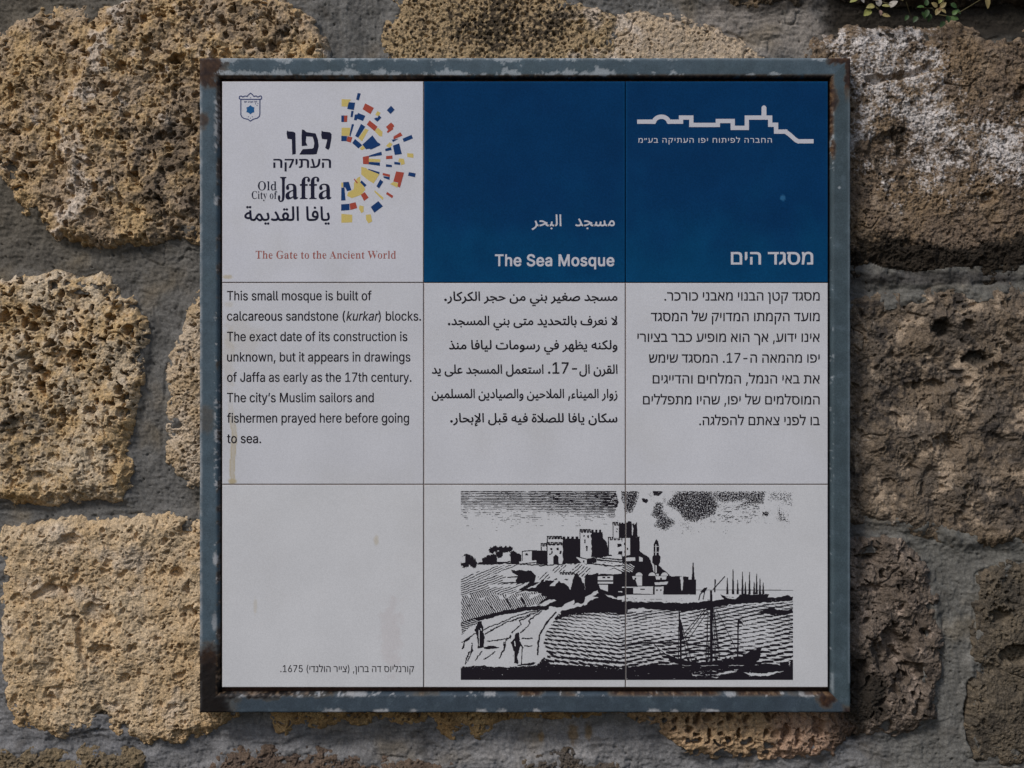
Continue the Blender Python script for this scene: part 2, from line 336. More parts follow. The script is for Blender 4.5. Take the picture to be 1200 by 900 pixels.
def st_B(X, Y, d, s):
    h = dome(d, 8, 8) + 2.5 * fbm(X, Y, 50, 2, s + 9) + 1.8 * fbm(X, Y, 7, 3, s + 11, 0.75) - 3.5 * pits(X, Y, 7, s + 13, 0.6, 0.14, 0.4)
    c = base_color(X, Y, s, (0.40, 0.31, 0.18), (0.35, 0.27, 0.165), 40)
    c = mixc(c, 0.7 * sstep(0.0, 0.7, fbm(X, Y, 30, 3, s + 30) + sstep(640, 705, X) * 0.9 - 0.55), (0.55, 0.49, 0.42))
    m = sstep(0.15, 0.55, fbm(X, Y, 5, 3, s + 31) + 0.55 * fbm(X, Y, 40, 2, s + 37) + 0.45 * blob(X, Y, 600, 30, 70, 30, s + 2) + 0.05)
    c = mixc(c, 0.88 * m, (0.035, 0.03, 0.025))
    return h, c
def st_C(X, Y, d, s):
    h = dome(d, 8, 8) + 2.5 * fbm(X, Y, 50, 2, s + 9) + 1.1 * fbm(X, Y, 6, 3, s + 11, 0.7) - 2.0 * pits(X, Y, 7, s + 13, 0.35, 0.12, 0.36)
    c = base_color(X, Y, s, (0.48, 0.39, 0.27), (0.46, 0.39, 0.30), 40)
    c = mixc(c, 0.7 * sstep(0.0, 0.7, fbm(X, Y, 20, 3, s + 30) + 0.6 * (1 - sstep(715, 770, X)) - 0.3), (0.58, 0.53, 0.46))
    c = mixc(c, 0.8 * sstep(0.35, 0.7, fbm(X, Y, 5, 3, s + 31) + 0.5 * (1 - sstep(4, 20, d)) - 0.05), (0.10, 0.085, 0.07))
    return h, c
def st_D(X, Y, d, s):
    a, b = warp(X, Y, s + 20, 4, 12)
    h = dome(d, 8, 8) + 6 * fbm(X, Y, 80, 3, s + 9) + 2.4 * billow(a, b, 22, 4, s + 10) + 1.6 * fbm(X, Y, 5.5, 3, s + 11, 0.75)
    h -= 3 * pits(a, b, 14, s + 12, 0.4, 0.10, 0.36)
    cr = line_d(X, Y + 4 * fbm(X, Y, 20, 3, s + 16), [(1018, 94), (1040, 91), (1065, 86), (1092, 80)])
    h -= 8 * (1 - sstep(1, 6, cr))
    h -= 7 * sstep(0.4, 1, blob(X, Y, 1045, 175, 30, 26, s + 3)) + 9 * sstep(285, 320, Y + 8 * fbm(X, Y, 18, 2, s + 18))
    h -= holes(X, Y, [(1124, 184, 10, 6, 6), (1158, 232, 9, 6, 6), (1197, 110, 8, 9, 8)], s)
    c = base_color(X, Y, s, (0.24, 0.175, 0.115), (0.17, 0.13, 0.10), 50, 0.3)
    c = mixc(c, 0.5 * sstep(0.1, 0.9, fbm(X, Y, 26, 4, s + 38)), (0.37, 0.30, 0.235))
    w = fbm(X, Y, 50, 3, s + 30) * 0.35 + 0.75 * fbm(X, Y, 14, 4, s + 31, 0.8) + 0.55 * fbm(X, Y, 3.6, 3, s + 32, 0.9) + 0.75 * blob(X, Y, 1040, 110, 90, 85, s + 4) + 0.6 * blob(X, Y, 1110, 200, 95, 65, s + 5) + 0.5 * blob(X, Y, 1185, 150, 30, 55, s + 6) + 0.3 * blob(X, Y, 1010, 45, 70, 20, s + 9) - 0.75 * blob(X, Y, 1050, 175, 34, 36, s + 7) - 0.75 * blob(X, Y, 1185, 75, 45, 42, s + 8) - 0.50
    w -= 0.7 * sstep(205, 280, Y)
    c = mixc(c, 0.88 * sstep(-0.05, 0.70, w), (0.66, 0.635, 0.64))
    m = sstep(0.25, 0.75, fbm(X, Y, 9, 4, s + 33, 0.75) + 0.5 * fbm(X, Y, 40, 2, s + 39) + 0.5 * blob(X, Y, 1050, 178, 34, 34, s + 13) + 0.3 * sstep(1120, 1180, X) * (1 - sstep(60, 110, Y)))
    c = mixc(c, 0.85 * m, (0.05, 0.04, 0.032))
    k = sstep(0.35, 0.75, 0.30 * fbm(X, Y, 14, 3, s + 34) + 0.25 * fbm(X, Y, 4, 2, s + 41) + sstep(264, 296, Y - 8 * np.sin(X * 0.035)) * (0.75 + 0.25 * sstep(1010, 1080, X)))
    c = mixc(c, 0.93 * k, (0.022, 0.019, 0.016))
    return h, c
def st_I(X, Y, d, s):
    a, b = warp(X, Y, s + 20, 9, 22)
    h = dome(d, 7, 8) + 8 * fbm(X, Y, 60, 3, s + 9) + 3.4 * fbm(a, b, 20, 3, s + 10) + 1.2 * fbm(X, Y, 5, 2, s + 11, 0.7)
    h -= 4 * pits(a, b, 20, s + 12, 0.5, 0.10, 0.34)
    h -= holes(X, Y, [(1105, 384, 10, 9, 12), (1145, 420, 14, 8, 12), (1174, 433, 12, 7, 9), (1136, 381, 6, 6, 9), (1080, 352, 8, 4, 7), (1090, 452, 18, 7, 7), (1108, 520, 16, 10, 6)], s)
    c = base_color(X, Y, s, (0.185, 0.145, 0.108), (0.135, 0.113, 0.094), 50, 0.25)
    c = mixc(c, 0.85 * sstep(0.05, 0.6, fbm(X, Y, 34, 4, s + 30, 0.6)), (0.42, 0.335, 0.255))
    c = mixc(c, 0.7 * sstep(0.75, 1.15, fbm(X, Y, 7, 4, s + 31, 0.7) + 0.3 * fbm(X, Y, 60, 2, s + 32)), (0.50, 0.45, 0.40))
    m = sstep(0.05, 0.75, fbm(X, Y, 48, 4, s + 33, 0.65) + 0.5 * fbm(X, Y, 8, 3, s + 35) + 0.35 * blob(X, Y, 1050, 450, 45, 70, s + 4) + 0.4 * blob(X, Y, 1190, 560, 45, 60, s + 5) - 0.15)
    c = mixc(c, 0.85 * m, (0.042, 0.038, 0.037))
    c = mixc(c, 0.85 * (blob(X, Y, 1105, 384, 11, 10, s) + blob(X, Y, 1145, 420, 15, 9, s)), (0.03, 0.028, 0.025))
    c = mixc(c, 0.7 * sstep(612, 632, Y + 8 * fbm(X, Y, 14, 2, s + 36)), (0.10, 0.075, 0.05))
    return h, c
def st_L(X, Y, d, s):
    a, b = warp(X, Y, s + 20, 7, 16)
    h = dome(d, 10, 6) + 7 * fbm(X, Y, 50, 2, s + 9) + 3.2 * billow(a, b, 20, 3, s + 10) + 1.2 * fbm(X, Y, 5, 2, s + 11, 0.7)
    h -= 11 * pits(a, b, 18, s + 12, 0.75, 0.10, 0.38, 0.22)
    h -= holes(X, Y, [(1046, 762, 20, 24, 18), (1072, 786, 12, 8, 12), (1058, 795, 8, 8, 10), (1086, 742, 6, 5, 9), (1078, 824, 5, 5, 7), (1020, 650, 12, 9, 10), (1020, 690, 14, 5, 8), (1008, 780, 8, 6, 9)], s)
    c = base_color(X, Y, s, (0.18, 0.148, 0.125), (0.13, 0.105, 0.086), 40, 0.25)
    c = mixc(c, 0.8 * sstep(0.15, 0.7, fbm(X, Y, 18, 4, s + 31, 0.65)), (0.37, 0.30, 0.255))
    c = mixc(c, 0.8 * sstep(0.1, 0.7, fbm(X, Y, 24, 4, s + 33, 0.65)), (0.045, 0.038, 0.034))
    c = mixc(c, 0.9 * blob(X, Y, 1012, 812, 30, 42, s + 5), (0.028, 0.024, 0.02))  # shadow beside the frame's lower right corner, painted into the stone colour
    return h, c
def st_M(X, Y, d, s):
    a, b = warp(X, Y, s + 20, 4, 12)
    h = dome(d, 8, 6) + 5 * fbm(X, Y, 60, 2, s + 9) + 1.8 * fbm(X, Y, 9, 4, s + 11, 0.75) - 4 * pits(a, b, 14, s + 12, 0.4, 0.1, 0.36)
    h -= holes(X, Y, [(1174, 722, 11, 8, 11), (1192, 768, 18, 11, 13), (1160, 785, 14, 6, 5)], s)
    c = base_color(X, Y, s, (0.15, 0.125, 0.094), (0.08, 0.07, 0.058), 40, 0.35)
    c = mixc(c, 0.5 * sstep(0.1, 0.9, fbm(X, Y, 30, 4, s + 33)), (0.036, 0.033, 0.03))
    c = mixc(c, 0.5 * (1 - sstep(3, 16, d)) * sstep(0, .6, fbm(X, Y, 12, 3, s + 35)), (0.24, 0.19, 0.135))
    return h, c
def st_K(X, Y, d, s):
    a, b = warp(X, Y, s + 20, 3, 10)
    h = dome(d, 13, 6) + 3 * fbm(X, Y, 40, 2, s + 9) + 1.6 * billow(a, b, 14, 2, s + 10) + 1.0 * fbm(X, Y, 5, 2, s + 11)
    right = sstep(890, 920, X)
    h -= 17 * pits(a, b, 13.5, s + 12, 0.9, 0.22, 0.42, 0.22) * (1 - 0.8 * right) + 4 * pits(a, b, 6, s + 13, 0.5, 0.16, 0.4)
    h -= holes(X, Y, [(920, 858, 5, 9, 12), (935, 862, 3, 8, 9), (958, 850, 6, 9, 12), (905, 876, 5, 4, 8), (952, 872, 4, 8, 8)], s)
    c = base_color(X, Y, s, (0.44, 0.32, 0.19), (0.40, 0.29, 0.18), 30)
    c = mixc(c, right * 0.9, (0.37, 0.26, 0.19))
    c = mixc(c, 0.5 * sstep(0.4, 0.9, fbm(X, Y, 16, 4, s + 33)), (0.12, 0.10, 0.09))
    c = mixc(c, 0.7 * sstep(965, 985, X), (0.05, 0.04, 0.035))  # shade of the gap at the right end, painted into the stone
    return h, c
def st_Q(X, Y, d, s):
    a, b = warp(X, Y, s + 20, 3, 10)
    h = dome(d, 10, 7) + 2 * fbm(X, Y, 30, 2, s + 9) + 1.4 * fbm(X, Y, 6, 3, s + 11, 0.7) - 7 * pits(a, b, 9, s + 12, 0.7, 0.14, 0.4)
    c = base_color(X, Y, s, (0.48, 0.35, 0.18), (0.40, 0.27, 0.13), 30)
    c = mixc(c, 0.7 * sstep(0.1, 0.7, fbm(X, Y, 18, 3, s + 33)) * sstep(370, 420, X), (0.15, 0.10, 0.055))
    return h, c
def st_low(c1, c2, H=13):
    def f(X, Y, d, s):
        a, b = warp(X, Y, s + 20, 4, 10)
        h = dome(d, H, 9) + 3 * fbm(X, Y, 40, 2, s + 9) + 2.2 * billow(a, b, 11, 3, s + 10) + 1.8 * fbm(X, Y, 6, 3, s + 11, 0.7) - 4 * pits(a, b, 9, s + 12, 0.5, 0.14, 0.4)
        c = base_color(X, Y, s, c1, c2, 30, 0.25)
        return h, mixc(c, 0.5 * sstep(0.2, 0.9, fbm(X, Y, 14, 3, s + 33)), (0.09, 0.075, 0.06))
    return f
stone('A', st_A, 'big rough ochre stone with a ridge, its lit crest painted pale, left of the sign', mic=0.85)
stone('B', st_B, 'ochre stone with black speckles above the sign')
stone('C', st_C, 'smooth pale sandy stone above the blue tiles')
stone('D', st_D, 'stone with white crust and brown blotches beside the blue tiles', mic=0.75)
stone('G', st_G, 'pale honeycombed stone full of pits at the left edge')
stone('H', st_H, 'pale stone half hidden by the left bar of the frame')
stone('I', st_I, 'lumpy stone with grey and pale blotches right of the white tiles', mic=0.65)
stone('J', st_J, 'smooth yellow stone with a curved groove at the lower left', mic=0.8)
stone('K', st_K, 'ochre stone with dark oval pits under the lower right of the frame', mic=0.5)
stone('L', st_L, 'pinkish brown stone with a large cavity beside the lower right corner of the frame', mic=0.7)
stone('M', st_M, 'dark grey sandy stone with two holes at the right edge')
stone('N', st_low((0.24, 0.185, 0.115), (0.18, 0.145, 0.10), 6))
stone('O', st_low((0.17, 0.125, 0.095), (0.12, 0.09, 0.075), 5))
stone('P', st_low((0.12, 0.095, 0.07), (0.10, 0.09, 0.085), 3))
stone('Q', st_Q, 'ragged strip of ochre stone under the lower left of the frame', wob=0.5)
stone('R', st_low((0.05, 0.04, 0.03), (0.035, 0.029, 0.023)))
stone('T', st_low((0.20, 0.15, 0.10), (0.10, 0.085, 0.07)))

for _k in [k for k in OUT if k.startswith('outer')]:
    stone(_k, st_low((0.36, 0.28, 0.18), (0.26, 0.21, 0.15)))

def build_mortar():
    st = 1.3
    X, Y = np.meshgrid(axis(-420, 1620, -20, 1220, st), axis(-360, 1260, -18, 918, st))
    shp = X.shape; near = ~hidden(X, Y, 46); X0, Y0 = X, Y; X, Y = X[near], Y[near]
    inside = np.full(X.shape, -1e9)
    for k, p in OUT.items():
        inside = np.maximum(inside, poly_sd(X, Y, p))
    # brush direction: along the joints
    vert = np.maximum.reduce([blob(X, Y, 195, 450, 40, 110, 1, .2), blob(X, Y, 1122, 760, 32, 120, 2, .2), blob(X, Y, 418, 30, 45, 60, 3, .2)])
    wx, wy = X + 8 * fbm(X, Y, 60, 2, 5), Y + 10 * fbm(X, Y, 70, 2, 7)
    sh = fbm(wx / 9, wy, 4.2, 3, 11, 0.7); sv = fbm(wx, wy / 9, 4.2, 3, 13, 0.7)
    wide_h = fbm(wx / 5, wy, 14, 3, 15); wide_v = fbm(wx, wy / 5, 14, 3, 16)
    streak = sh * (1 - vert) + sv * vert; wide = wide_h * (1 - vert) + wide_v * vert
    h = 2.6 * fbm(X, Y, 90, 2, 21) + 0.65 * streak + 0.9 * wide + 2.3 * fbm(X, Y, 28, 4, 22, 0.6) + 1.1 * fbm(X, Y, 5, 3, 23, 0.75)
    lap = fbm(X, Y, 30, 3, 43)
    h += (4.0 + 4.5 * lap) * sstep(-12, 6, inside) - 2.4 * (1 - sstep(0, 3.5, np.abs(inside + 3))) * sstep(-.3, .5, -lap)       # smeared up on the stones, with a parting line
    h -= 3 * pits(X, Y, 9, 29, 0.25, 0.05, 0.16) + 0.8 * pits(X, Y, 4, 30, 0.4, 0.1, 0.4)
    h -= 10 * sstep(950, 990, X) * (1 - sstep(26, 40, Y))
    h += 3 * blob(X, Y, 920, 30, 60, 34, 8, .25)
    crk = line_d(X + 1.5 * fbm(X, Y, 12, 2, 51), Y, [(1142, 800), (1138, 830), (1141, 870), (1150, 892)])
    h -= 9 * (1 - sstep(1.5, 5, crk)) + 12 * blob(X, Y, 1000, 856, 20, 12, 52) + 2.5 * (1 - sstep(0, .05, np.abs(fbm(X, Y, 60, 3, 53)))) * sstep(.2, .6, fbm(X, Y, 80, 2, 54))
    c = np.zeros(X.shape + (3,)) + np.array((0.152, 0.147, 0.140))
    c = mixc(c, 0.8 * sstep(600, 880, Y), (0.225, 0.222, 0.228))
    c = mixc(c, 0.8 * (1 - sstep(0, 420, X)) * (1 - sstep(250, 420, Y)), (0.125, 0.107, 0.082))
    c = mixc(c, 0.8 * sstep(980, 1080, X), (0.15, 0.145, 0.13))
    c = mixc(c, 0.7 * blob(X, Y, 900, 30, 90, 40, 4), (0.30, 0.265, 0.235))
    c = mixc(c, 0.75 * blob(X, Y, 620, 868, 110, 30, 5), (0.31, 0.30, 0.30))
    c = mixc(c, 0.6 * blob(X, Y, 170, 862, 180, 28, 9), (0.18, 0.18, 0.19))
    c = mixc(c, 0.5 * sstep(0.1, 1.0, fbm(X, Y, 70, 4, 31)), (0.22, 0.17, 0.105))
    c = mixc(c, 0.55 * sstep(0.3, 1.0, fbm(X, Y, 40, 4, 33)), (0.085, 0.075, 0.065))
    c = mixc(c, 0.95 * sstep(950, 985, X + 8 * fbm(X, Y, 12, 2, 49)) * (1 - sstep(34, 60, Y)), (0.022, 0.018, 0.014))
    c = mixc(c, 0.9 * blob(X, Y, 1000, 856, 20, 12, 52) + 0.85 * (1 - sstep(2, 6, crk)), (0.02, 0.017, 0.015))  # shade of the corner gap and the crack, painted near black into the mortar
    c = mixc(c, 0.7 * blob(X, Y, 900, 2, 70, 9, 17, .3), (0.05, 0.042, 0.035))
    c = mixc(c, 0.7 * blob(X, Y, 1110, 325, 110, 8, 18, .3), (0.06, 0.055, 0.055))
    c = mixc(c, 0.7 * (blob(X, Y, 672, 862, 6, 12, 19) + blob(X, Y, 634, 866, 4, 6, 20) + blob(X, Y, 690, 860, 4, 10, 24)), (0.22, 0.14, 0.055))
    c = mixc(c, 0.45 * sstep(0.95, 1.35, fbm(X, Y, 3.2, 2, 45)), (0.36, 0.32, 0.26))
    c = mixc(c, 0.5 * sstep(0.85, 1.3, fbm(X, Y, 4.5, 3, 47, .7)), (0.05, 0.045, 0.04))
    c *= (0.92 + 0.18 * streak + 0.14 * wide + 0.20 * fbm(X, Y, 3.5, 3, 41, 0.8))[..., None]
    keep = np.zeros(shp, bool); keep[near] = inside < 18
    Hh = np.zeros(shp); Hh[near] = h; C = np.zeros(shp + (3,)); C[near] = c
    F, use = grid_faces(keep)
    mesh_obj('mortar', wall_pts(X0, Y0, Hh)[use], F, M_MORTAR, wall, (0, MORTAR * S, -0.6), C[use])
build_mortar()

# ------------------------------------------------------------------ the framed sign
def at(x, y, z):
    """sign coordinates: photograph px, z in px towards the camera from the tile face; no perspective correction at the face"""
    x = np.asarray(x, float); y = np.asarray(y, float); z = np.asarray(z, float) + 0 * x
    return np.stack([(x - 600) * S, -z * S, (450 - y) * S], -1)
sign = empty('information_sign', (15 * S, 0, -386 * S), 'square sign of nine printed tiles about a mosque in a rusty blue grey steel frame', 'sign')

def build_frame():
    x0, y0, x1, y1 = 234.5, 68.5, 996.0, 834.5
    prof = [(0, -42), (0, -20), (0, -6), (0, -2.2), (0.25, -1.0), (0.8, -0.3), (1.7, 0)] + [(t, 0.0) for t in np.linspace(2.8, 18.5, 15)] + \
           [(19.6, -0.15), (20.6, -0.6), (21.5, -1.4), (22.3, -2.6), (22.8, -4.2), (23.0, -7), (23.0, -16)]
    tw = np.array([p[0] for p in prof]); pz = np.array([p[1] for p in prof])
    n = 620
    Vs, Fs, Cs, off = [], [], [], 0
    for side in range(4):
        u = np.linspace(0, 1, n)[:, None]; t = tw[None, :]
        if side == 0: X = x0 + t + u * (x1 - x0 - 2 * t); Y = y0 + t + 0 * u
        if side == 1: Y = y0 + t + u * (y1 - y0 - 2 * t); X = x1 - t + 0 * u
        if side == 2: X = x1 - t - u * (x1 - x0 - 2 * t); Y = y1 - t + 0 * u
        if side == 3: Y = y1 - t - u * (y1 - y0 - 2 * t); X = x0 + t + 0 * u
        T = t + 0 * u; Z = pz[None, :] + 0 * u
        # masks of wear
        f1 = fbm(X, Y, 14, 4, 301, 0.65); f2 = fbm(X, Y, 5, 3, 303, 0.7); f3 = fbm(X, Y, 60, 3, 305)
        lip = sstep(18, 21.5, T); rim = 1 - sstep(1.2, 4.5, T)
        rust = np.zeros(X.shape); chip = np.zeros(X.shape); blot = np.zeros(X.shape)
        rust = np.maximum(rust, sstep(-.15, .1, 20 - np.abs(X - 236) + 12 * f1 - 0.0) * (Y < 110) * sstep(0, 10, 106 - Y + 8 * f1) * (X < 262))
        rust = np.maximum(rust, 0.55 * sstep(0, 8, 272 - X + 6 * f1) * (Y < 95))
        if side == 3:
            rust = np.maximum(rust, sstep(748, 768, Y + 10 * f1))
            rust = np.maximum(rust, 0.75 * lip * sstep(-0.2, 0.3, f1 + 0.6 * (1 - sstep(95, 240, Y)) + 0.4 * sstep(690, 760, Y) - 0.2))
            rust = np.maximum(rust, 0.8 * blob(X, Y, 238, 142, 7, 9, 31) + 0.6 * blob(X, Y, 240, 490, 12, 16, 33) * 0.5)
            chip = np.maximum(chip, sstep(15, 19.5, T) * sstep(0.55, 0.9, f2 + f1 * .7 + 0.5 * blob(X, Y, 254, 510, 9, 65, 35) + 0.9 * blob(X, Y, 253, 150, 5, 28, 36) + 0.6 * blob(X, Y, 253, 235, 5, 8, 37)))
            chip = np.maximum(chip, 0.6 * rim * sstep(-.6, .4, f1))
            chip = np.maximum(chip, blob(X, Y, 253, 655, 3, 7, 38) + 0.6 * blob(X, Y, 252, 728, 3, 10, 39))
        if side == 0:
            worn = sstep(0, 200, 960 - X)
            rust = np.maximum(rust, 0.8 * lip * sstep(-0.5, 0.1, f1 + 0.2))
            fl = 0.75 * fbm(X, Y, 13, 5, 307, 0.72) + 0.35 * fbm(X, Y, 45, 2, 308)
            bias = 0.75 * (1 - sstep(0, 7, T)) + 0.85 * sstep(11, 18.5, T) * (1 - sstep(19.5, 21, T)) - 0.72
            for cx, r in ((268, 12), (330, 14), (412, 10), (668, 8), (705, 9), (790, 7), (515, 10), (600, 12)): bias = bias + 0.55 * blob(X, Y, cx, 78, r, 14, cx, .5)
            bias = bias - 0.9 * sstep(730, 830, X) + 0.9 * blob(X, Y, 895, 88, 22, 4, 71) + 1.1 * blob(X, Y, 958, 74, 14, 8, 72)
            chip = np.maximum(chip, sstep(-0.08, 0.22, fl + bias))
            rust = np.maximum(rust, sstep(0, 2.5, 9 - T + 5 * f1) * sstep(966, 974, X + 4 * f1))
        if side == 1:
            rust = np.maximum(rust, sstep(0, 2.5, 9 - T + 4 * f1) * (1 - sstep(98, 122, Y + 6 * f1)))
            rust = np.maximum(rust, lip * (1 - sstep(150, 190, Y + 20 * f1)) + 0.8 * blob(X, Y, 975, 117, 6, 14, 41) + 0.8 * blob(X, Y, 976, 176, 3, 10, 42))
            chip = np.maximum(chip, 0.8 * sstep(18, 20.5, T) * sstep(0.65, 1.0, f2 + f1 * .6 + 0.35 * blob(X, Y, 974, 480, 6, 90, 43) + 0.5 * blob(X, Y, 974, 165, 6, 40, 44)))
            chip = np.maximum(chip, blob(X, Y, 983, 220, 1.5, 1.5, 45) + 0.6 * blob(X, Y, 977, 800, 4, 12, 46) * lip)
        if side == 2:
            rust = np.maximum(rust, 1 - sstep(262, 284, X + 8 * f1))
            rust = np.maximum(rust, sstep(15.5, 20, T + 5 * f1) * (1 - sstep(330, 420, X + 60 * f1)))
            rust = np.maximum(rust, 0.9 * lip * sstep(0, .5, f3 + .2))
            rust = np.maximum(rust, blob(X, Y, 968, 818, 11, 10, 51))
            chip = np.maximum(chip, sstep(17.5, 20, T) * sstep(0.5, 0.9, f2 + f1 * .8 + 0.45 * (X < 420)))
            for cx, r in ((392, 13), (447, 8), (484, 5), (564, 6), (588, 5), (628, 4), (628, 3), (766, 8), (790, 4), (832, 11)):
                chip = np.maximum(chip, blob(X, Y, cx, 834, r, 4, cx, .5))
            for cx in (283, 352, 413, 423, 574, 855, 944): chip = np.maximum(chip, 0.8 * blob(X, Y, cx, 813, 7, 3, cx + 1, .6))
        rust = np.maximum(rust, 0.9 * sstep(0, 6, X - 984 + 4 * f1) * sstep(0, 6, Y - 824 + 4 * f1))
        rust = np.clip(rust, 0, 1); chip = np.clip(chip, 0, 1) * (1 - 0.85 * sstep(.5, .9, rust))
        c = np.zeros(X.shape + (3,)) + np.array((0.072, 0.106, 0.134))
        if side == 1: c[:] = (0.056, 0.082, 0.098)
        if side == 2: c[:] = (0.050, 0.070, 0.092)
        c = mixc(c, 0.35 * sstep(0.0, 1, f3), (0.075, 0.11, 0.125))
        c = mixc(c, 0.35 * sstep(0.2, 0.9, f1), (0.11, 0.15, 0.185))
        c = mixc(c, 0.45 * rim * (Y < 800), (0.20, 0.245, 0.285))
        rc = base_color(X, Y, 330, (0.030, 0.017, 0.015), (0.062, 0.032, 0.018), 9, .35)
        rc = mixc(rc, 0.95 * sstep(745, 790, Y) * (X < 600), (0.009, 0.0075, 0.0075))
        rc = mixc(rc, 0.55 * lip * sstep(-.2, .6, f2), (0.24, 0.15, 0.08))
        edge = np.clip(4 * rust * (1 - rust), 0, 1)
        c = mixc(c, 0.35 * edge, (0.20, 0.17, 0.12))
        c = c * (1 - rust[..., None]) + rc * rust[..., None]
        c = mixc(c, 0.75 * chip, (0.37, 0.41, 0.445) if side in (0, 1) else (0.44, 0.45, 0.47))
        Z = Z + (0.35 * f1 * rust + 0.25 * f3 - 0.3 * chip) * (Z > -10)
        edgew = np.where(T < 1, 0.35 * f1, 0)
        if side in (0, 2): Y = Y + edgew
        else: X = X + edgew
        P = at(X, Y, Z + 3.2)
        Vs.append(P.reshape(-1, 3)); Cs.append(c.reshape(-1, 3))
        F, _ = grid_faces(np.ones(X.shape, bool)); Fs.append(F[:, ::-1] + off); off += X.size
    # winding: make the front faces look at the camera
    V = np.concatenate(Vs); F = np.concatenate(Fs); C = np.concatenate(Cs)
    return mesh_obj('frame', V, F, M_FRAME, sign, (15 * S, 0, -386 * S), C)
build_frame()

def box(name, x0, y0, x1, y1, z0, z1, mat, parent, bev=0.0):
    V = [at(x, y, z) for z in (z0, z1) for (x, y) in ((x0, y0), (x1, y0), (x1, y1), (x0, y1))]
    F = [(0, 1, 2, 3), (7, 6, 5, 4), (0, 4, 5, 1), (1, 5, 6, 2), (2, 6, 7, 3), (3, 7, 4, 0)]
    return mesh_obj(name, V, F, mat, parent, tuple(at((x0 + x1) / 2, (y0 + y1) / 2, z0)), smooth=False)
box('backing_board', 240, 74, 990, 829, -40, -9.5, M_GROUT, sign)
box('joint_grout', 262, 97, 731.5, 330.9, -9.45, -0.9, M_JOINT, sign)
box('joint_grout', 262, 331, 968.5, 803.5, -9.45, -0.9, M_JOINT, sign)

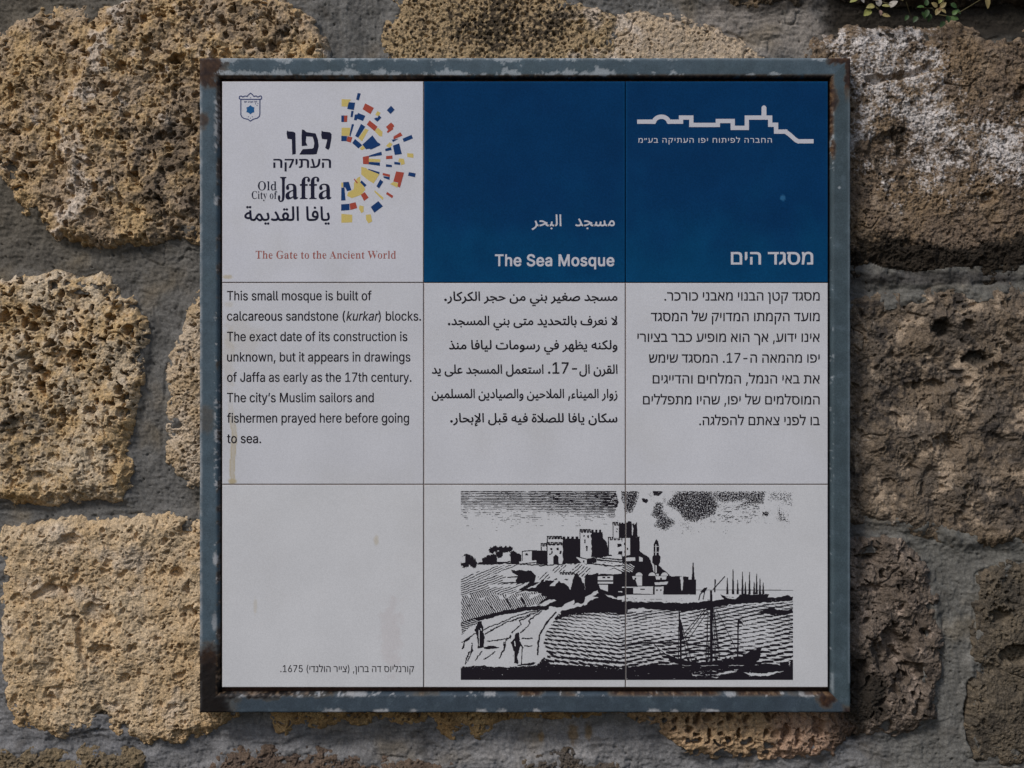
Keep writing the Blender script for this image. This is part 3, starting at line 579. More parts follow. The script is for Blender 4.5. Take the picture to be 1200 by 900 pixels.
XB = [(260.3, 496.1), (497.0, 732.5), (733.4, 970.2)]
YB = [(95.4, 330.8), (331.6, 567.3), (568.1, 805.4)]
def tile(ci, ri, label):
    (xa, xb), (ya, yb) = XB[ci], YB[ri]
    rng = random.Random(ci * 3 + ri)
    m = 1.25
    xs = np.concatenate([[xa, xa + .15, xa + .5, xa + 1], np.linspace(xa + 2, xb - 2, int((xb - xa) / m)), [xb - 1, xb - .5, xb - .15, xb]])
    ys = np.concatenate([[ya, ya + .15, ya + .5, ya + 1], np.linspace(ya + 2, yb - 2, int((yb - ya) / m)), [yb - 1, yb - .5, yb - .15, yb]])
    X, Y = np.meshgrid(xs, ys)
    r = 0.7
    qx = np.abs(X - (xa + xb) / 2) - (xb - xa) / 2 + r; qy = np.abs(Y - (ya + yb) / 2) - (yb - ya) / 2 + r
    dd = np.clip(np.sqrt(np.clip(qx, 0, None) ** 2 + np.clip(qy, 0, None) ** 2) / r, 0, 1)
    Z = -r * (1 - np.sqrt(1 - dd ** 2)) * 0.8
    Z += 0.10 * fbm(X, Y, 70, 2, 400 + ci * 7 + ri)
    blue = ri == 0 and ci > 0
    if blue:
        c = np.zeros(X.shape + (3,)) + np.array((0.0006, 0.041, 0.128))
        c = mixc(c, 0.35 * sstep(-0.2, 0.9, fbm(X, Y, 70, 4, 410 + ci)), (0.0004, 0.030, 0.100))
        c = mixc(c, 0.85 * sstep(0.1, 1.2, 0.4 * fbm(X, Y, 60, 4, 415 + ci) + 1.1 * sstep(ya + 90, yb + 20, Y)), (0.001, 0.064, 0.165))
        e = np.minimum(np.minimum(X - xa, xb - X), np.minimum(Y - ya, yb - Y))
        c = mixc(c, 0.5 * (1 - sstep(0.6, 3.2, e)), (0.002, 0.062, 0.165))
        if ci == 2: c = mixc(c, blob(X, Y, 917.5, 232, 2.8, 3.6, 3), (0.03, 0.13, 0.28))
    else:
        c = np.zeros(X.shape + (3,)) + np.array((0.65, 0.655, 0.70)) * (1, 1, 1.02 if ri == 0 else 1.0 if ri == 1 else 0.975)
        c = mixc(c, 0.5 * sstep(-.2, 1, fbm(X, Y, 90, 4, 420 + ci * 5 + ri)), (0.60, 0.598, 0.615))
        e = np.minimum(np.minimum(X - xa, xb - X), np.minimum(Y - ya, yb - Y))
        c = mixc(c, 0.45 * (1 - sstep(0.2, 0.9, e)), (0.38, 0.33, 0.31))
        tan = np.zeros(X.shape)
        if (ci, ri) == (0, 1):
            tr = [(269, 440), (271, 458), (270, 475), (272, 492), (275, 510), (273, 530), (272, 548), (273, 562)]
            dl = line_d(X + 1.0 * fbm(X, Y, 9, 2, 431), Y, tr)
            tan = np.maximum(tan, (0.55 + .35 * np.exp(-((dl - 2.6) / .8) ** 2)) * (1 - sstep(2.5, 3.8, dl)) * sstep(452, 520, Y))
            tan = np.maximum(tan, 0.95 * blob(X, Y, 272.5, 564, 4.5, 3.6, 5, .1))
            tan = np.maximum(tan, 0.17 * blob(X, Y, 285, 395, 24, 20, 6, .5) + 0.22 * blob(X, Y, 268, 420, 7, 40, 7, .5) + 0.28 * blob(X, Y, 268, 357, 5, 3, 9))
        if (ci, ri) == (0, 0): tan = np.maximum(tan, 0.7 * blob(X, Y, 267, 324.5, 6, 2.2, 11, .3))
        if (ci, ri) == (0, 2):
            tan = np.maximum(tan, 0.45 * blob(X, Y, 441, 633, 2.6, 6, 12, .2) + 0.3 * blob(X, Y, 299, 711, 2, 9, 13, .4))
            c = mixc(c, 0.25 * blob(X, Y, 458, 745, 12, 40, 14, .5), (0.50, 0.42, 0.42))
        c = mixc(c, tan, (0.50, 0.42, 0.27))
        c *= 1 + 0.02 * rng.uniform(-1, 1)
        spk = sstep(1.55, 1.9, fbm(X, Y, 3.0, 2, 440 + ci + ri * 3))
        c = mixc(c, 0.25 * spk, (0.40, 0.38, 0.36))
    # side walls down to the board
    mz = np.pad(Z, 1, constant_values=-8); mX = np.pad(X, 1, mode='edge'); mY = np.pad(Y, 1, mode='edge')
    mc = np.pad(c, ((1, 1), (1, 1), (0, 0)), mode='edge')
    F, _ = grid_faces(np.ones(mX.shape, bool))
    org = tuple(at((xa + xb) / 2, (ya + yb) / 2, -8))
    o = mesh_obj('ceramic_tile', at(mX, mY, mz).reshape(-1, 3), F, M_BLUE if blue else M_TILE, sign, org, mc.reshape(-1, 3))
    o['label'] = label
    return o
T_LOGO = tile(0, 0, 'white tile with the city crest and mosaic logo')
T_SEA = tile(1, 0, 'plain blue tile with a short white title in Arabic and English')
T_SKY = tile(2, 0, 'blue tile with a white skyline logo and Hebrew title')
T_ENG = tile(0, 1, 'white tile with English text and a brown drip stain')
T_ARA = tile(1, 1, 'white tile with six lines of Arabic text')
T_HEB = tile(2, 1, 'white tile with seven lines of Hebrew text')
T_CAP = tile(0, 2, 'nearly blank white tile with one small Hebrew caption')
T_EN1 = tile(1, 2, 'white tile with the castle half of the engraving')
T_EN2 = tile(2, 2, 'white tile with the ship half of the engraving')

# ------------------------------------------------------------------ flat printed shapes
def area(c): return 0.5 * sum(c[i][0] * c[(i + 1) % len(c)][1] - c[(i + 1) % len(c)][0] * c[i][1] for i in range(len(c)))
def tri_contours(cs, nonzero=True):
    """triangulate a set of closed contours (non-zero winding)"""
    vs, es = [], []
    for c in cs:
        b = len(vs); n = len(c)
        vs += [Vector((float(x), float(y))) for x, y in c]
        es += [(b + i, b + (i + 1) % n) for i in range(n)]
    r = delaunay_2d_cdt(vs, es, [], 0, 1e-5, True)
    ov, of = r[0], r[2]
    P = np.array([(v.x, v.y) for v in ov]); F = np.array([f for f in of if len(f) == 3], int)
    if len(F) == 0: return P, F
    cen = P[F].mean(1); w = np.zeros(len(cen), int)
    for c in cs:
        n = len(c)
        for i in range(n):
            (ax, ay), (bx, by) = c[i], c[(i + 1) % n]
            if ay == by: continue
            hit = (cen[:, 0] < (bx - ax) * (cen[:, 1] - ay) / (by - ay) + ax)
            if ay < by: w += ((ay <= cen[:, 1]) & (cen[:, 1] < by) & hit)
            else: w -= ((by <= cen[:, 1]) & (cen[:, 1] < ay) & hit)
    F = F[w != 0]
    a = P[F]; cr = (a[:, 1, 0] - a[:, 0, 0]) * (a[:, 2, 1] - a[:, 0, 1]) - (a[:, 1, 1] - a[:, 0, 1]) * (a[:, 2, 0] - a[:, 0, 0])
    F = F[np.abs(cr) > 1e-9]; cr = cr[np.abs(cr) > 1e-9]
    F[cr < 0] = F[cr < 0][:, ::-1]
    return P, F
INK_Z = 0.16
def ink(name, P, F, mat, parent, z=INK_Z):
    """P in photograph px (y down)"""
    P = np.asarray(P, float); F = np.asarray(F, int)
    a = P[F]; cr = (a[:, 1, 0] - a[:, 0, 0]) * (a[:, 2, 1] - a[:, 0, 1]) - (a[:, 1, 1] - a[:, 0, 1]) * (a[:, 2, 0] - a[:, 0, 0])
    F = np.where((cr > 0)[:, None], F[:, ::-1], F)
    org = at((P[:, 0].min() + P[:, 0].max()) / 2, (P[:, 1].min() + P[:, 1].max()) / 2, z)
    return mesh_obj(name, at(P[:, 0], P[:, 1], np.full(len(P), z)), F, mat, parent, tuple(org), smooth=False)
def polys(name, lists, mat, parent, z=INK_Z):
    Ps, Fs, off = [], [], 0
    for c in lists:
        if area(c) < 0: c = c[::-1]
        P, F = tri_contours([c]); Ps.append(P); Fs.append(F + off); off += len(P)
    return ink(name, np.concatenate(Ps), np.concatenate(Fs), mat, parent, z)
def stroke_quads(pts, w, cap=0.0):
    out = []
    for (ax, ay), (bx, by) in zip(pts[:-1], pts[1:]):
        l = math.hypot(bx - ax, by - ay) or 1e-6; ux, uy = (bx - ax) / l, (by - ay) / l; e = cap * w / 2; h = w / 2
        ax2, ay2, bx2, by2 = ax - ux * e, ay - uy * e, bx + ux * e, by + uy * e
        out.append([(ax2 - uy * h, ay2 + ux * h), (ax2 + uy * h, ay2 - ux * h), (bx2 + uy * h, by2 - ux * h), (bx2 - uy * h, by2 + ux * h)])
    return [c if area(c) > 0 else c[::-1] for c in out]
def strokes(name, paths, w, mat, parent, cap=0.6, extra=()):
    cs = [q for p in paths for q in stroke_quads(p, w, cap)] + [c if area(c) > 0 else c[::-1] for c in extra]
    P, F = tri_contours(cs)
    return ink(name, P, F, mat, parent)

# letter shapes: code point, advance, then each contour as a start point and point to point steps, in 1/1000 em
GLYPHS = {}
GLYPHS['latin'] = [
[32,188],
[40,273,[89,207,12,117,31,117,45,98,59,0,-45,-111,-30,-115,-10,-106,9,-92,28,-99,48,-112,-59,0,-38,75,-28,76,-16,76]],
[41,273,[37,-96,49,114,27,98,9,91,-10,106,-30,115,-45,111,60,0,45,-98,31,-118,11,-116,-6,-77,-17,-77,-27,-75,-37,-74]],
[44,188,[38,-119,30,190,69,0,-53,-190]],
[45,453,[337,244,0,-56,-223,0,0,56]],
[46,188,[95,-4,-17,3,-15,10,-10,15,-3,17,3,18,10,14,15,10,17,4,18,-4,15,-10,10,-14,3,-18,-3,-17,-10,-15,-15,-10]],
[49,453,[76,0,0,55,315,0,0,-55],[276,509,0,-509,-64,0,0,448,-3,0,-123,-90,0,69,112,82]],
[53,453,[221,-7,-43,5,-38,13,-32,21,-25,28,-17,33,-6,37,62,0,5,-22,11,-19,35,-29,48,-10,29,3,26,11,22,18,16,22,10,27,4,31,-4,31,-10,28,-17,23,-22,18,-27,11,-30,4,-51,-9,-39,-22,-61,7,29,256,270,0,0,-57,-215,0,-17,-151,2,0,42,24,51,9,34,-4,31,-9,27,-15,24,-21,19,-25,15,-29,9,-32,3,-36,-6,-46,-16,-41,-26,-35,-34,-26,-41,-16]],
[54,453,[226,-7,-44,6,-40,16,-33,25,-25,34,-15,41,-5,47,4,37,12,40,57,101,115,169,70,0,-171,-248,-6,0,20,27,31,19,39,7,43,-5,38,-14,30,-24,24,-31,14,-39,5,-44,-5,-45,-16,-39,-25,-34,-33,-25,-39,-16],[226,48,28,4,25,11,20,16,15,22,10,27,3,29,-3,30,-10,26,-15,22,-20,16,-25,11,-28,3,-28,-3,-24,-10,-21,-17,-15,-21,-10,-26,-3,-30,3,-30,10,-26,15,-23,21,-16,24,-11]],
[55,453,[97,0,226,448,0,4,-261,0,0,57,329,0,0,-60,-226,-449]],
[74,396,[185,-7,-61,10,-49,30,-31,48,-11,64,0,28,65,0,0,-28,6,-41,18,-30,27,-18,36,-6,35,6,28,18,18,30,6,41,0,364,64,0,0,-364,-10,-64,-32,-48,-48,-30]],
[77,628,[60,0,0,509,92,0,125,-322,10,-28,12,-36,12,-39,11,-35,-15,0,11,34,12,38,12,37,10,29,124,322,92,0,0,-509,-64,0,0,291,0,36,1,42,1,44,1,44,6,0,-15,-48,-16,-46,-15,-41,-11,-31,-114,-291,-56,0,-116,291,-11,30,-14,40,-16,47,-17,49,7,0,1,-41,1,-44,1,-44,0,-37,0,-291]],
[83,447,[224,-9,-52,5,-44,13,-37,22,-27,29,-18,36,-8,41,66,0,6,-27,13,-22,19,-17,24,-12,58,-10,33,3,29,8,25,14,18,18,12,22,5,25,-4,22,-10,18,-36,26,-51,17,-61,17,-56,21,-42,29,-26,37,-8,46,6,41,17,35,27,28,36,22,42,13,47,5,48,-5,41,-13,35,-22,26,-27,17,-34,7,-37,-64,0,-11,34,-24,25,-35,16,-42,6,-31,-3,-27,-8,-22,-13,-16,-17,-11,-20,-3,-22,4,-24,12,-18,38,-26,43,-15,52,-14,48,-15,47,-26,36,-40,10,-27,3,-32,-5,-40,-17,-35,-26,-30,-37,-23,-45,-15]],
[84,449,[32,452,0,57,385,0,0,-57,-160,0,0,-452,-64,0,0,452]],
[97,389,[160,-9,-34,4,-32,10,-26,17,-20,23,-13,28,-5,35,4,30,9,23,15,18,20,14,47,18,53,9,56,7,31,8,8,8,3,12,0,2,-9,40,-27,25,-44,9,-47,-9,-31,-21,-18,-27,-59,17,16,31,22,24,25,18,29,11,61,9,45,-5,47,-19,20,-17,16,-23,11,-30,4,-39,0,-251,-60,0,0,52,-5,0,-20,-27,-37,-24],[170,45,32,4,26,10,20,15,15,19,9,22,4,23,0,52,-17,-8,-28,-6,-31,-5,-25,-3,-41,-9,-31,-20,-8,-15,-3,-19,10,-33,28,-20]],
[98,424,[229,-8,-31,3,-26,9,-34,27,-20,28,-6,0,0,-59,-59,0,0,509,61,0,0,-190,4,0,19,27,34,27,26,8,32,3,45,-6,39,-17,32,-29,25,-39,15,-48,5,-56,-5,-56,-15,-49,-24,-39,-33,-29,-39,-18],[220,47,33,4,26,15,22,22,15,29,9,34,3,38,-3,38,-9,34,-15,29,-21,21,-27,14,-33,5,-32,-5,-27,-13,-21,-21,-15,-28,-9,-34,-3,-40,3,-39,9,-35,15,-29,22,-21,26,-14]],
[99,396,[207,-8,-48,6,-42,18,-35,30,-26,39,-16,48,-6,54,6,56,16,48,26,39,35,30,42,18,48,6,53,-7,45,-21,35,-34,22,-45,-59,-15,-13,27,-20,22,-28,14,-35,5,-34,-5,-28,-15,-21,-23,-16,-29,-9,-34,-3,-37,3,-36,9,-34,16,-28,21,-23,28,-15,34,-5,36,6,28,14,21,23,12,28,59,-15,-22,-46,-35,-35,-45,-22]],
[100,424,[195,-8,-44,6,-40,18,-32,29,-24,39,-16,49,-5,56,5,56,16,48,24,39,33,29,39,17,45,6,32,-3,25,-8,34,-27,19,-27,5,0,0,190,61,0,0,-509,-59,0,0,59,-6,0,-20,-28,-35,-27,-25,-9],[205,47,31,4,27,14,21,21,15,29,10,35,3,39,-3,40,-9,34,-16,28,-21,21,-26,13,-32,5,-33,-5,-27,-14,-21,-21,-16,-29,-9,-34,-3,-38,3,-38,10,-34,15,-29,21,-22,27,-15]],
[101,404,[212,-8,-51,6,-44,18,-35,30,-26,39,-16,47,-6,55,5,55,16,48,26,39,34,30,42,19,48,6,61,-10,28,-13,25,-20,22,-26,16,-33,11,-40,3,-48,0,-25,-296,0,0,52,263,0,-28,-19,-3,35,-9,32,-15,25,-20,20,-26,12,-32,4,-32,-4,-27,-13,-21,-19,-16,-24,-10,-29,-3,-30,0,-33,4,-39,10,-33,18,-26,23,-19,28,-11,33,-4,42,7,31,20,21,32,59,-14,-12,-28,-18,-24,-24,-20,-28,-15,-34,-9]],
[102,254,[228,379,0,-52,-222,0,0,52],[81,0,0,432,3,29,12,25,17,19,22,14,52,11,35,-3,21,-6,-16,-53,-12,4,-20,2,-24,-4,-17,-10,-9,-17,-3,-24,0,-419]],
[103,425,[207,-151,-39,3,-34,8,-52,30,-31,41,50,28,21,-25,32,-22,53,-9,42,5,33,17,22,28,7,41,0,74,-5,0,-19,-27,-35,-25,-25,-8,-32,-3,-43,5,-39,17,-33,26,-25,37,-16,46,-5,55,5,55,16,47,25,39,32,29,40,17,44,6,32,-2,25,-9,35,-27,20,-27,5,0,0,60,59,0,0,-388,-5,-45,-17,-36,-26,-27,-33,-19,-40,-11],[205,59,32,4,27,12,21,20,15,26,9,33,3,39,-3,38,-9,33,-15,27,-21,21,-27,13,-32,5,-33,-5,-27,-13,-21,-22,-15,-28,-10,-33,-3,-36,3,-38,10,-32,15,-27,21,-20,27,-13]],
[104,410,[114,227,0,-227,-61,0,0,509,61,0,0,-222,-12,0,22,45,28,30,35,17,40,5,37,-4,31,-11,26,-20,20,-28,12,-36,4,-45,0,-240,-61,0,0,235,-6,40,-17,29,-27,19,-36,6,-26,-3,-23,-9,-20,-14,-15,-20,-9,-26]],
[105,167,[53,0,0,379,61,0,0,-379],[84,443,-17,3,-13,9,-10,13,-3,15,3,16,10,13,13,9,17,3,16,-3,14,-9,9,-13,3,-16,-3,-15,-9,-13,-14,-9]],
[107,381,[110,137,0,75,11,0,163,167,76,0,-176,-180,-7,0],[53,0,0,509,61,0,0,-509],[294,0,-146,186,43,43,181,-229]],
[108,189,[139,-2,-38,5,-27,17,-16,27,-5,37,0,425,61,0,0,-410,6,-37,10,-8,16,-2,14,1,10,1,11,-51,-19,-4]],
[109,610,[53,0,0,379,59,0,0,-84,-4,0,10,28,14,23,40,30,47,10,38,-6,30,-19,22,-30,12,-36,-9,0,10,26,15,22,44,32,56,11,31,-3,29,-11,25,-18,19,-26,12,-32,4,-41,0,-255,-61,0,0,254,-6,35,-17,24,-26,13,-28,4,-24,-2,-21,-8,-29,-30,-10,-43,0,-247,-61,0,0,260,-5,28,-16,23,-24,15,-30,4,-41,-10,-18,-13,-14,-18,-9,-23,-3,-28,0,-238]],
[110,410,[114,227,0,-227,-61,0,0,379,59,0,0,-92,-10,0,22,45,28,30,35,17,40,5,37,-4,31,-11,26,-20,20,-28,12,-36,4,-45,0,-240,-61,0,0,235,-6,40,-17,29,-27,19,-36,6,-26,-3,-23,-9,-20,-14,-15,-20,-9,-26]],
[111,415,[207,-8,-48,6,-42,18,-35,30,-26,39,-16,48,-6,54,6,56,16,48,26,39,35,30,42,18,48,6,49,-6,43,-18,34,-30,26,-39,17,-48,5,-56,-5,-54,-17,-48,-26,-39,-34,-30,-43,-18],[207,46,35,5,28,15,22,23,15,28,9,34,3,36,-3,37,-9,34,-15,29,-22,23,-28,15,-35,5,-34,-5,-28,-15,-21,-23,-16,-29,-9,-34,-3,-37,3,-36,9,-34,16,-28,21,-23,28,-15]],
[112,424,[53,-143,0,522,59,0,0,-60,6,0,19,27,34,27,26,8,32,3,45,-6,39,-17,32,-29,25,-39,15,-48,5,-56,-5,-56,-15,-49,-24,-39,-33,-29,-39,-18,-45,-6,-31,3,-25,9,-35,27,-20,28,-4,0,0,-202],[220,47,33,4,26,15,22,22,15,29,9,34,3,38,-3,38,-9,34,-15,29,-21,21,-27,14,-33,5,-32,-5,-27,-13,-21,-21,-15,-28,-9,-34,-3,-40,3,-39,9,-35,15,-29,22,-21,26,-14]],
[113,424,[372,-143,-61,0,0,202,-5,0,-19,-28,-35,-27,-25,-9,-32,-3,-44,6,-40,18,-32,29,-24,39,-16,49,-5,56,5,56,16,48,24,39,33,29,39,17,45,6,32,-3,25,-8,34,-27,20,-27,6,0,0,60,59,0],[205,47,31,4,27,14,21,21,15,29,10,35,3,39,-3,40,-9,34,-16,28,-21,21,-26,13,-32,5,-33,-5,-27,-14,-21,-21,-16,-29,-9,-34,-3,-38,3,-38,10,-34,15,-29,21,-22,27,-15]],
[114,259,[53,0,0,379,59,0,0,-58,3,0,15,26,22,20,29,13,32,5,16,-1,14,0,0,-62,-13,2,-23,2,-25,-3,-23,-8,-19,-14,-14,-17,-9,-22,-3,-25,0,-237]],
[115,365,[182,-8,-37,3,-33,8,-28,15,-22,20,-17,25,-9,31,58,13,11,-28,19,-19,26,-11,31,-4,36,5,27,12,18,19,6,22,-3,18,-11,15,-17,11,-25,8,-63,15,-45,16,-32,22,-19,29,-6,37,4,31,14,27,22,22,28,16,34,11,38,3,36,-3,31,-9,25,-14,20,-19,25,-49,-56,-13,-10,21,-15,18,-24,12,-32,5,-31,-4,-25,-12,-17,-18,-5,-22,3,-19,12,-15,48,-20,57,-14,46,-15,31,-23,19,-29,6,-35,-5,-32,-14,-28,-22,-23,-30,-18,-37,-11]],
[116,227,[204,379,0,-52,-198,0,0,52],[65,471,61,0,0,-373,2,-22,8,-15,14,-8,20,-3,15,1,17,3,11,-52,-21,-5,-24,-1,-43,6,-33,19,-20,31,-7,41]],
[117,410,[182,-5,-36,4,-31,12,-26,20,-20,28,-12,36,-4,44,0,240,61,0,0,-235,5,-39,18,-30,27,-19,36,-6,26,3,23,9,19,15,15,20,10,25,3,31,0,226,61,0,0,-379,-59,0,0,92,9,0,-21,-45,-29,-30,-35,-17]],
[119,567,[138,0,-115,379,64,0,46,-165,21,-77,21,-96,-10,0,21,94,20,79,46,165,64,0,46,-165,20,-78,20,-95,-11,0,22,94,21,79,46,165,65,0,-116,-379,-61,0,-49,172,-14,53,-14,55,-14,58,14,0,-14,-58,-14,-55,-15,-53,-49,-172]],
[120,379,[21,0,150,218,0,-47,-142,208,71,0,47,-73,32,-53,28,-47,-32,0,27,47,31,53,49,73,70,0,-143,-210,0,45,149,-214,-71,0,-56,85,-31,51,-27,46,32,0,-27,-46,-30,-51,-57,-85]],
[121,389,[47,-139,14,53,10,-1,33,-2,26,15,21,38,12,35,-146,380,67,0,81,-224,22,-68,19,-66,-22,0,18,66,22,68,81,224,66,0,-167,-437,-27,-49,-38,-29,-48,-9,-26,2]],
[8217,177,[52,318,30,191,69,0,-53,-191]],
]
GLYPHS['hebrew'] = [
[32,209],
[1488,486,[361,0,-206,306,-115,169,85,0,193,-287,128,-188],[45,0,0,127,4,55,12,47,19,39,25,31,33,24,38,16,21,-54,-24,-12,-20,-17,-16,-23,-11,-28,-9,-73,0,-132],[309,148,-24,52,24,13,19,17,15,23,11,28,8,72,0,122,73,0,0,-117,-4,-54,-11,-46,-18,-39,-25,-31,-31,-23]],
[1489,435,[280,0,0,309,-6,47,-19,31,-30,16,-39,5,-162,0,0,67,167,0,71,-9,50,-27,30,-47,10,-69,0,-323],[24,0,0,67,391,0,0,-67]],
[1490,278,[12,-8,0,77,57,28,45,40,22,31,17,34,10,36,3,36,0,83,-3,24,-9,16,-14,8,-21,3,-76,0,0,67,97,0,39,-6,31,-19,21,-34,6,-50,0,-222,17,-144,-59,0,-23,132,-3,0,-37,-52,-41,-40,-42,-29]],
[1491,420,[254,0,0,436,72,0,0,-436],[8,408,0,67,391,0,0,-67]],
[1492,523,[387,0,0,309,-7,47,-18,31,-30,16,-39,5,-225,0,0,67,230,0,71,-9,50,-27,30,-47,10,-69,0,-323],[68,0,0,284,72,0,0,-284]],
[1493,209,[68,0,0,475,72,0,0,-475]],
[1495,539,[314,475,71,-9,50,-27,30,-47,10,-69,0,-323,-72,0,0,309,-7,47,-18,31,-30,16,-39,5,-169,0,0,-408,-72,0,0,475]],
[1496,541,[277,-10,-48,3,-42,10,-37,18,-31,25,-25,34,-19,43,-11,52,-4,62,0,238,72,0,0,-238,4,-53,12,-45,20,-37,28,-27,36,-17,46,-6,46,6,37,17,28,27,20,37,11,45,4,53,-1,63,-8,57,-9,24,-13,18,-19,12,-26,4,-46,-7,-46,-18,0,69,41,15,59,9,45,-5,34,-14,25,-23,18,-30,18,-78,4,-96,-6,-73,-21,-61,-33,-49,-44,-36,-55,-21]],
[1497,189,[60,171,0,304,72,0,0,-232,-36,-72]],
[1498,437,[306,-192,0,424,-4,50,-11,40,-17,31,-23,22,-28,16,-31,10,-72,7,-108,0,0,67,118,0,51,-3,48,-9,42,-16,37,-24,31,-33,23,-42,14,-52,5,-64,0,-424]],
[1499,433,[24,0,0,67,154,0,63,11,44,36,25,55,8,68,-10,74,-30,53,-50,33,-70,11,-134,0,0,67,142,0,52,-5,46,-13,39,-20,32,-28,25,-34,19,-40,10,-45,4,-50,-6,-64,-19,-58,-30,-49,-42,-37,-53,-24,-65,-8]],
[1500,409,[84,475,297,0,0,-55,-150,-420,-76,0,151,408,-294,0,0,201,72,0]],
[1501,523,[56,0,0,475,242,0,71,-9,50,-27,30,-47,10,-69,0,-323],[128,67,259,0,0,242,-7,47,-18,31,-30,16,-39,5,-165,0]],
[1502,517,[281,484,51,-5,42,-15,34,-25,25,-33,15,-39,5,-45,0,-322,-208,0,0,67,136,0,0,243,-6,45,-19,36,-33,22,-47,8,-39,-5,-31,-14,-26,-24,-18,-31,-14,-39,-8,-46,-28,-262,-72,0,36,329,-32,146,72,0,14,-68,2,0,24,29,30,25,41,17]],
[1503,236,[99,-192,0,549,-2,24,-9,16,-15,8,-20,3,-37,0,0,67,58,0,39,-6,31,-19,21,-34,7,-50,0,-558]],
[1504,319,[24,0,0,67,158,0,0,290,-3,24,-9,16,-14,8,-20,3,-85,0,0,67,105,0,39,-6,32,-19,20,-34,7,-50,0,-366]],
[1505,546,[285,-10,-46,3,-43,12,-38,20,-32,27,-26,35,-20,43,-13,51,-4,59,8,89,16,79,-59,0,0,67,253,0,68,-8,56,-22,44,-36,32,-48,19,-59,6,-68,-4,-54,-12,-49,-19,-42,-25,-35,-32,-28,-37,-20,-43,-12],[281,52,37,3,31,10,25,16,21,21,16,26,12,32,8,76,-5,59,-15,45,-24,31,-32,22,-40,11,-46,4,-109,0,-14,-62,-8,-99,8,-84,25,-61,27,-28,37,-16]],
[1506,488,[20,0,0,67,145,0,45,3,40,9,34,15,28,22,23,30,18,38,13,46,8,55,17,190,73,0,-18,-190,-11,-76,-26,-76,-21,-36,-28,-32,-35,-27,-43,-20,-53,-14,-64,-4],[153,54,-98,421,73,0,96,-421]],
[1508,484,[40,0,0,67,189,0,63,11,43,36,25,55,9,68,-10,74,-30,53,-50,33,-70,11,-139,0,0,67,147,0,52,-5,45,-13,39,-20,33,-28,25,-34,18,-40,11,-45,3,-50,-6,-64,-18,-58,-30,-49,-42,-37,-54,-24,-64,-8],[177,187,-43,5,-35,14,-26,23,-18,31,-11,37,-4,43,0,135,72,0,0,-129,9,-51,11,-18,15,-13,40,-10,13,1,13,1,0,-67,-18,-1]],
[1510,448,[345,6,-320,469,85,0,178,-273,98,-149],[20,0,0,67,349,0,17,-14,0,-53],[282,168,-24,53,34,20,25,32,14,45,5,56,0,101,72,0,0,-96,-4,-54,-11,-46,-18,-39,-25,-31,-31,-24]],
[1511,505,[251,0,151,408,-338,0,0,67,413,0,0,-55,-150,-420],[64,-193,0,483,72,0,0,-483]],
[1512,435,[298,0,0,309,-6,47,-19,31,-29,16,-40,5,-192,0,0,67,197,0,72,-9,50,-27,30,-47,9,-69,0,-323]],
[1513,564,[74,0,-42,475,72,0,36,-408,101,0,39,3,37,9,34,16,30,23,25,30,20,38,15,45,9,54,18,190,72,0,-18,-190,-12,-69,-27,-76,-22,-36,-28,-33,-35,-29,-43,-23,-52,-14,-62,-5],[119,162,-5,65,67,21,37,20,23,34,10,50,11,123,72,0,-9,-109,-9,-61,-18,-51,-16,-21,-23,-19,-67,-30]],
[1514,535,[399,0,0,309,-7,47,-18,31,-30,16,-39,5,-274,0,0,67,279,0,71,-9,50,-27,30,-47,10,-69,0,-323],[28,0,0,67,37,0,19,4,14,14,8,23,3,32,0,299,72,0,0,-295,-7,-63,-21,-45,-37,-27,-55,-9]],
[1524,294,[156,278,16,66,14,69,11,62,76,0,5,-9,-18,-61,-25,-65,-26,-62],[10,278,11,48,11,52,9,51,8,46,75,0,6,-9,-19,-61,-24,-65,-26,-62]],
]
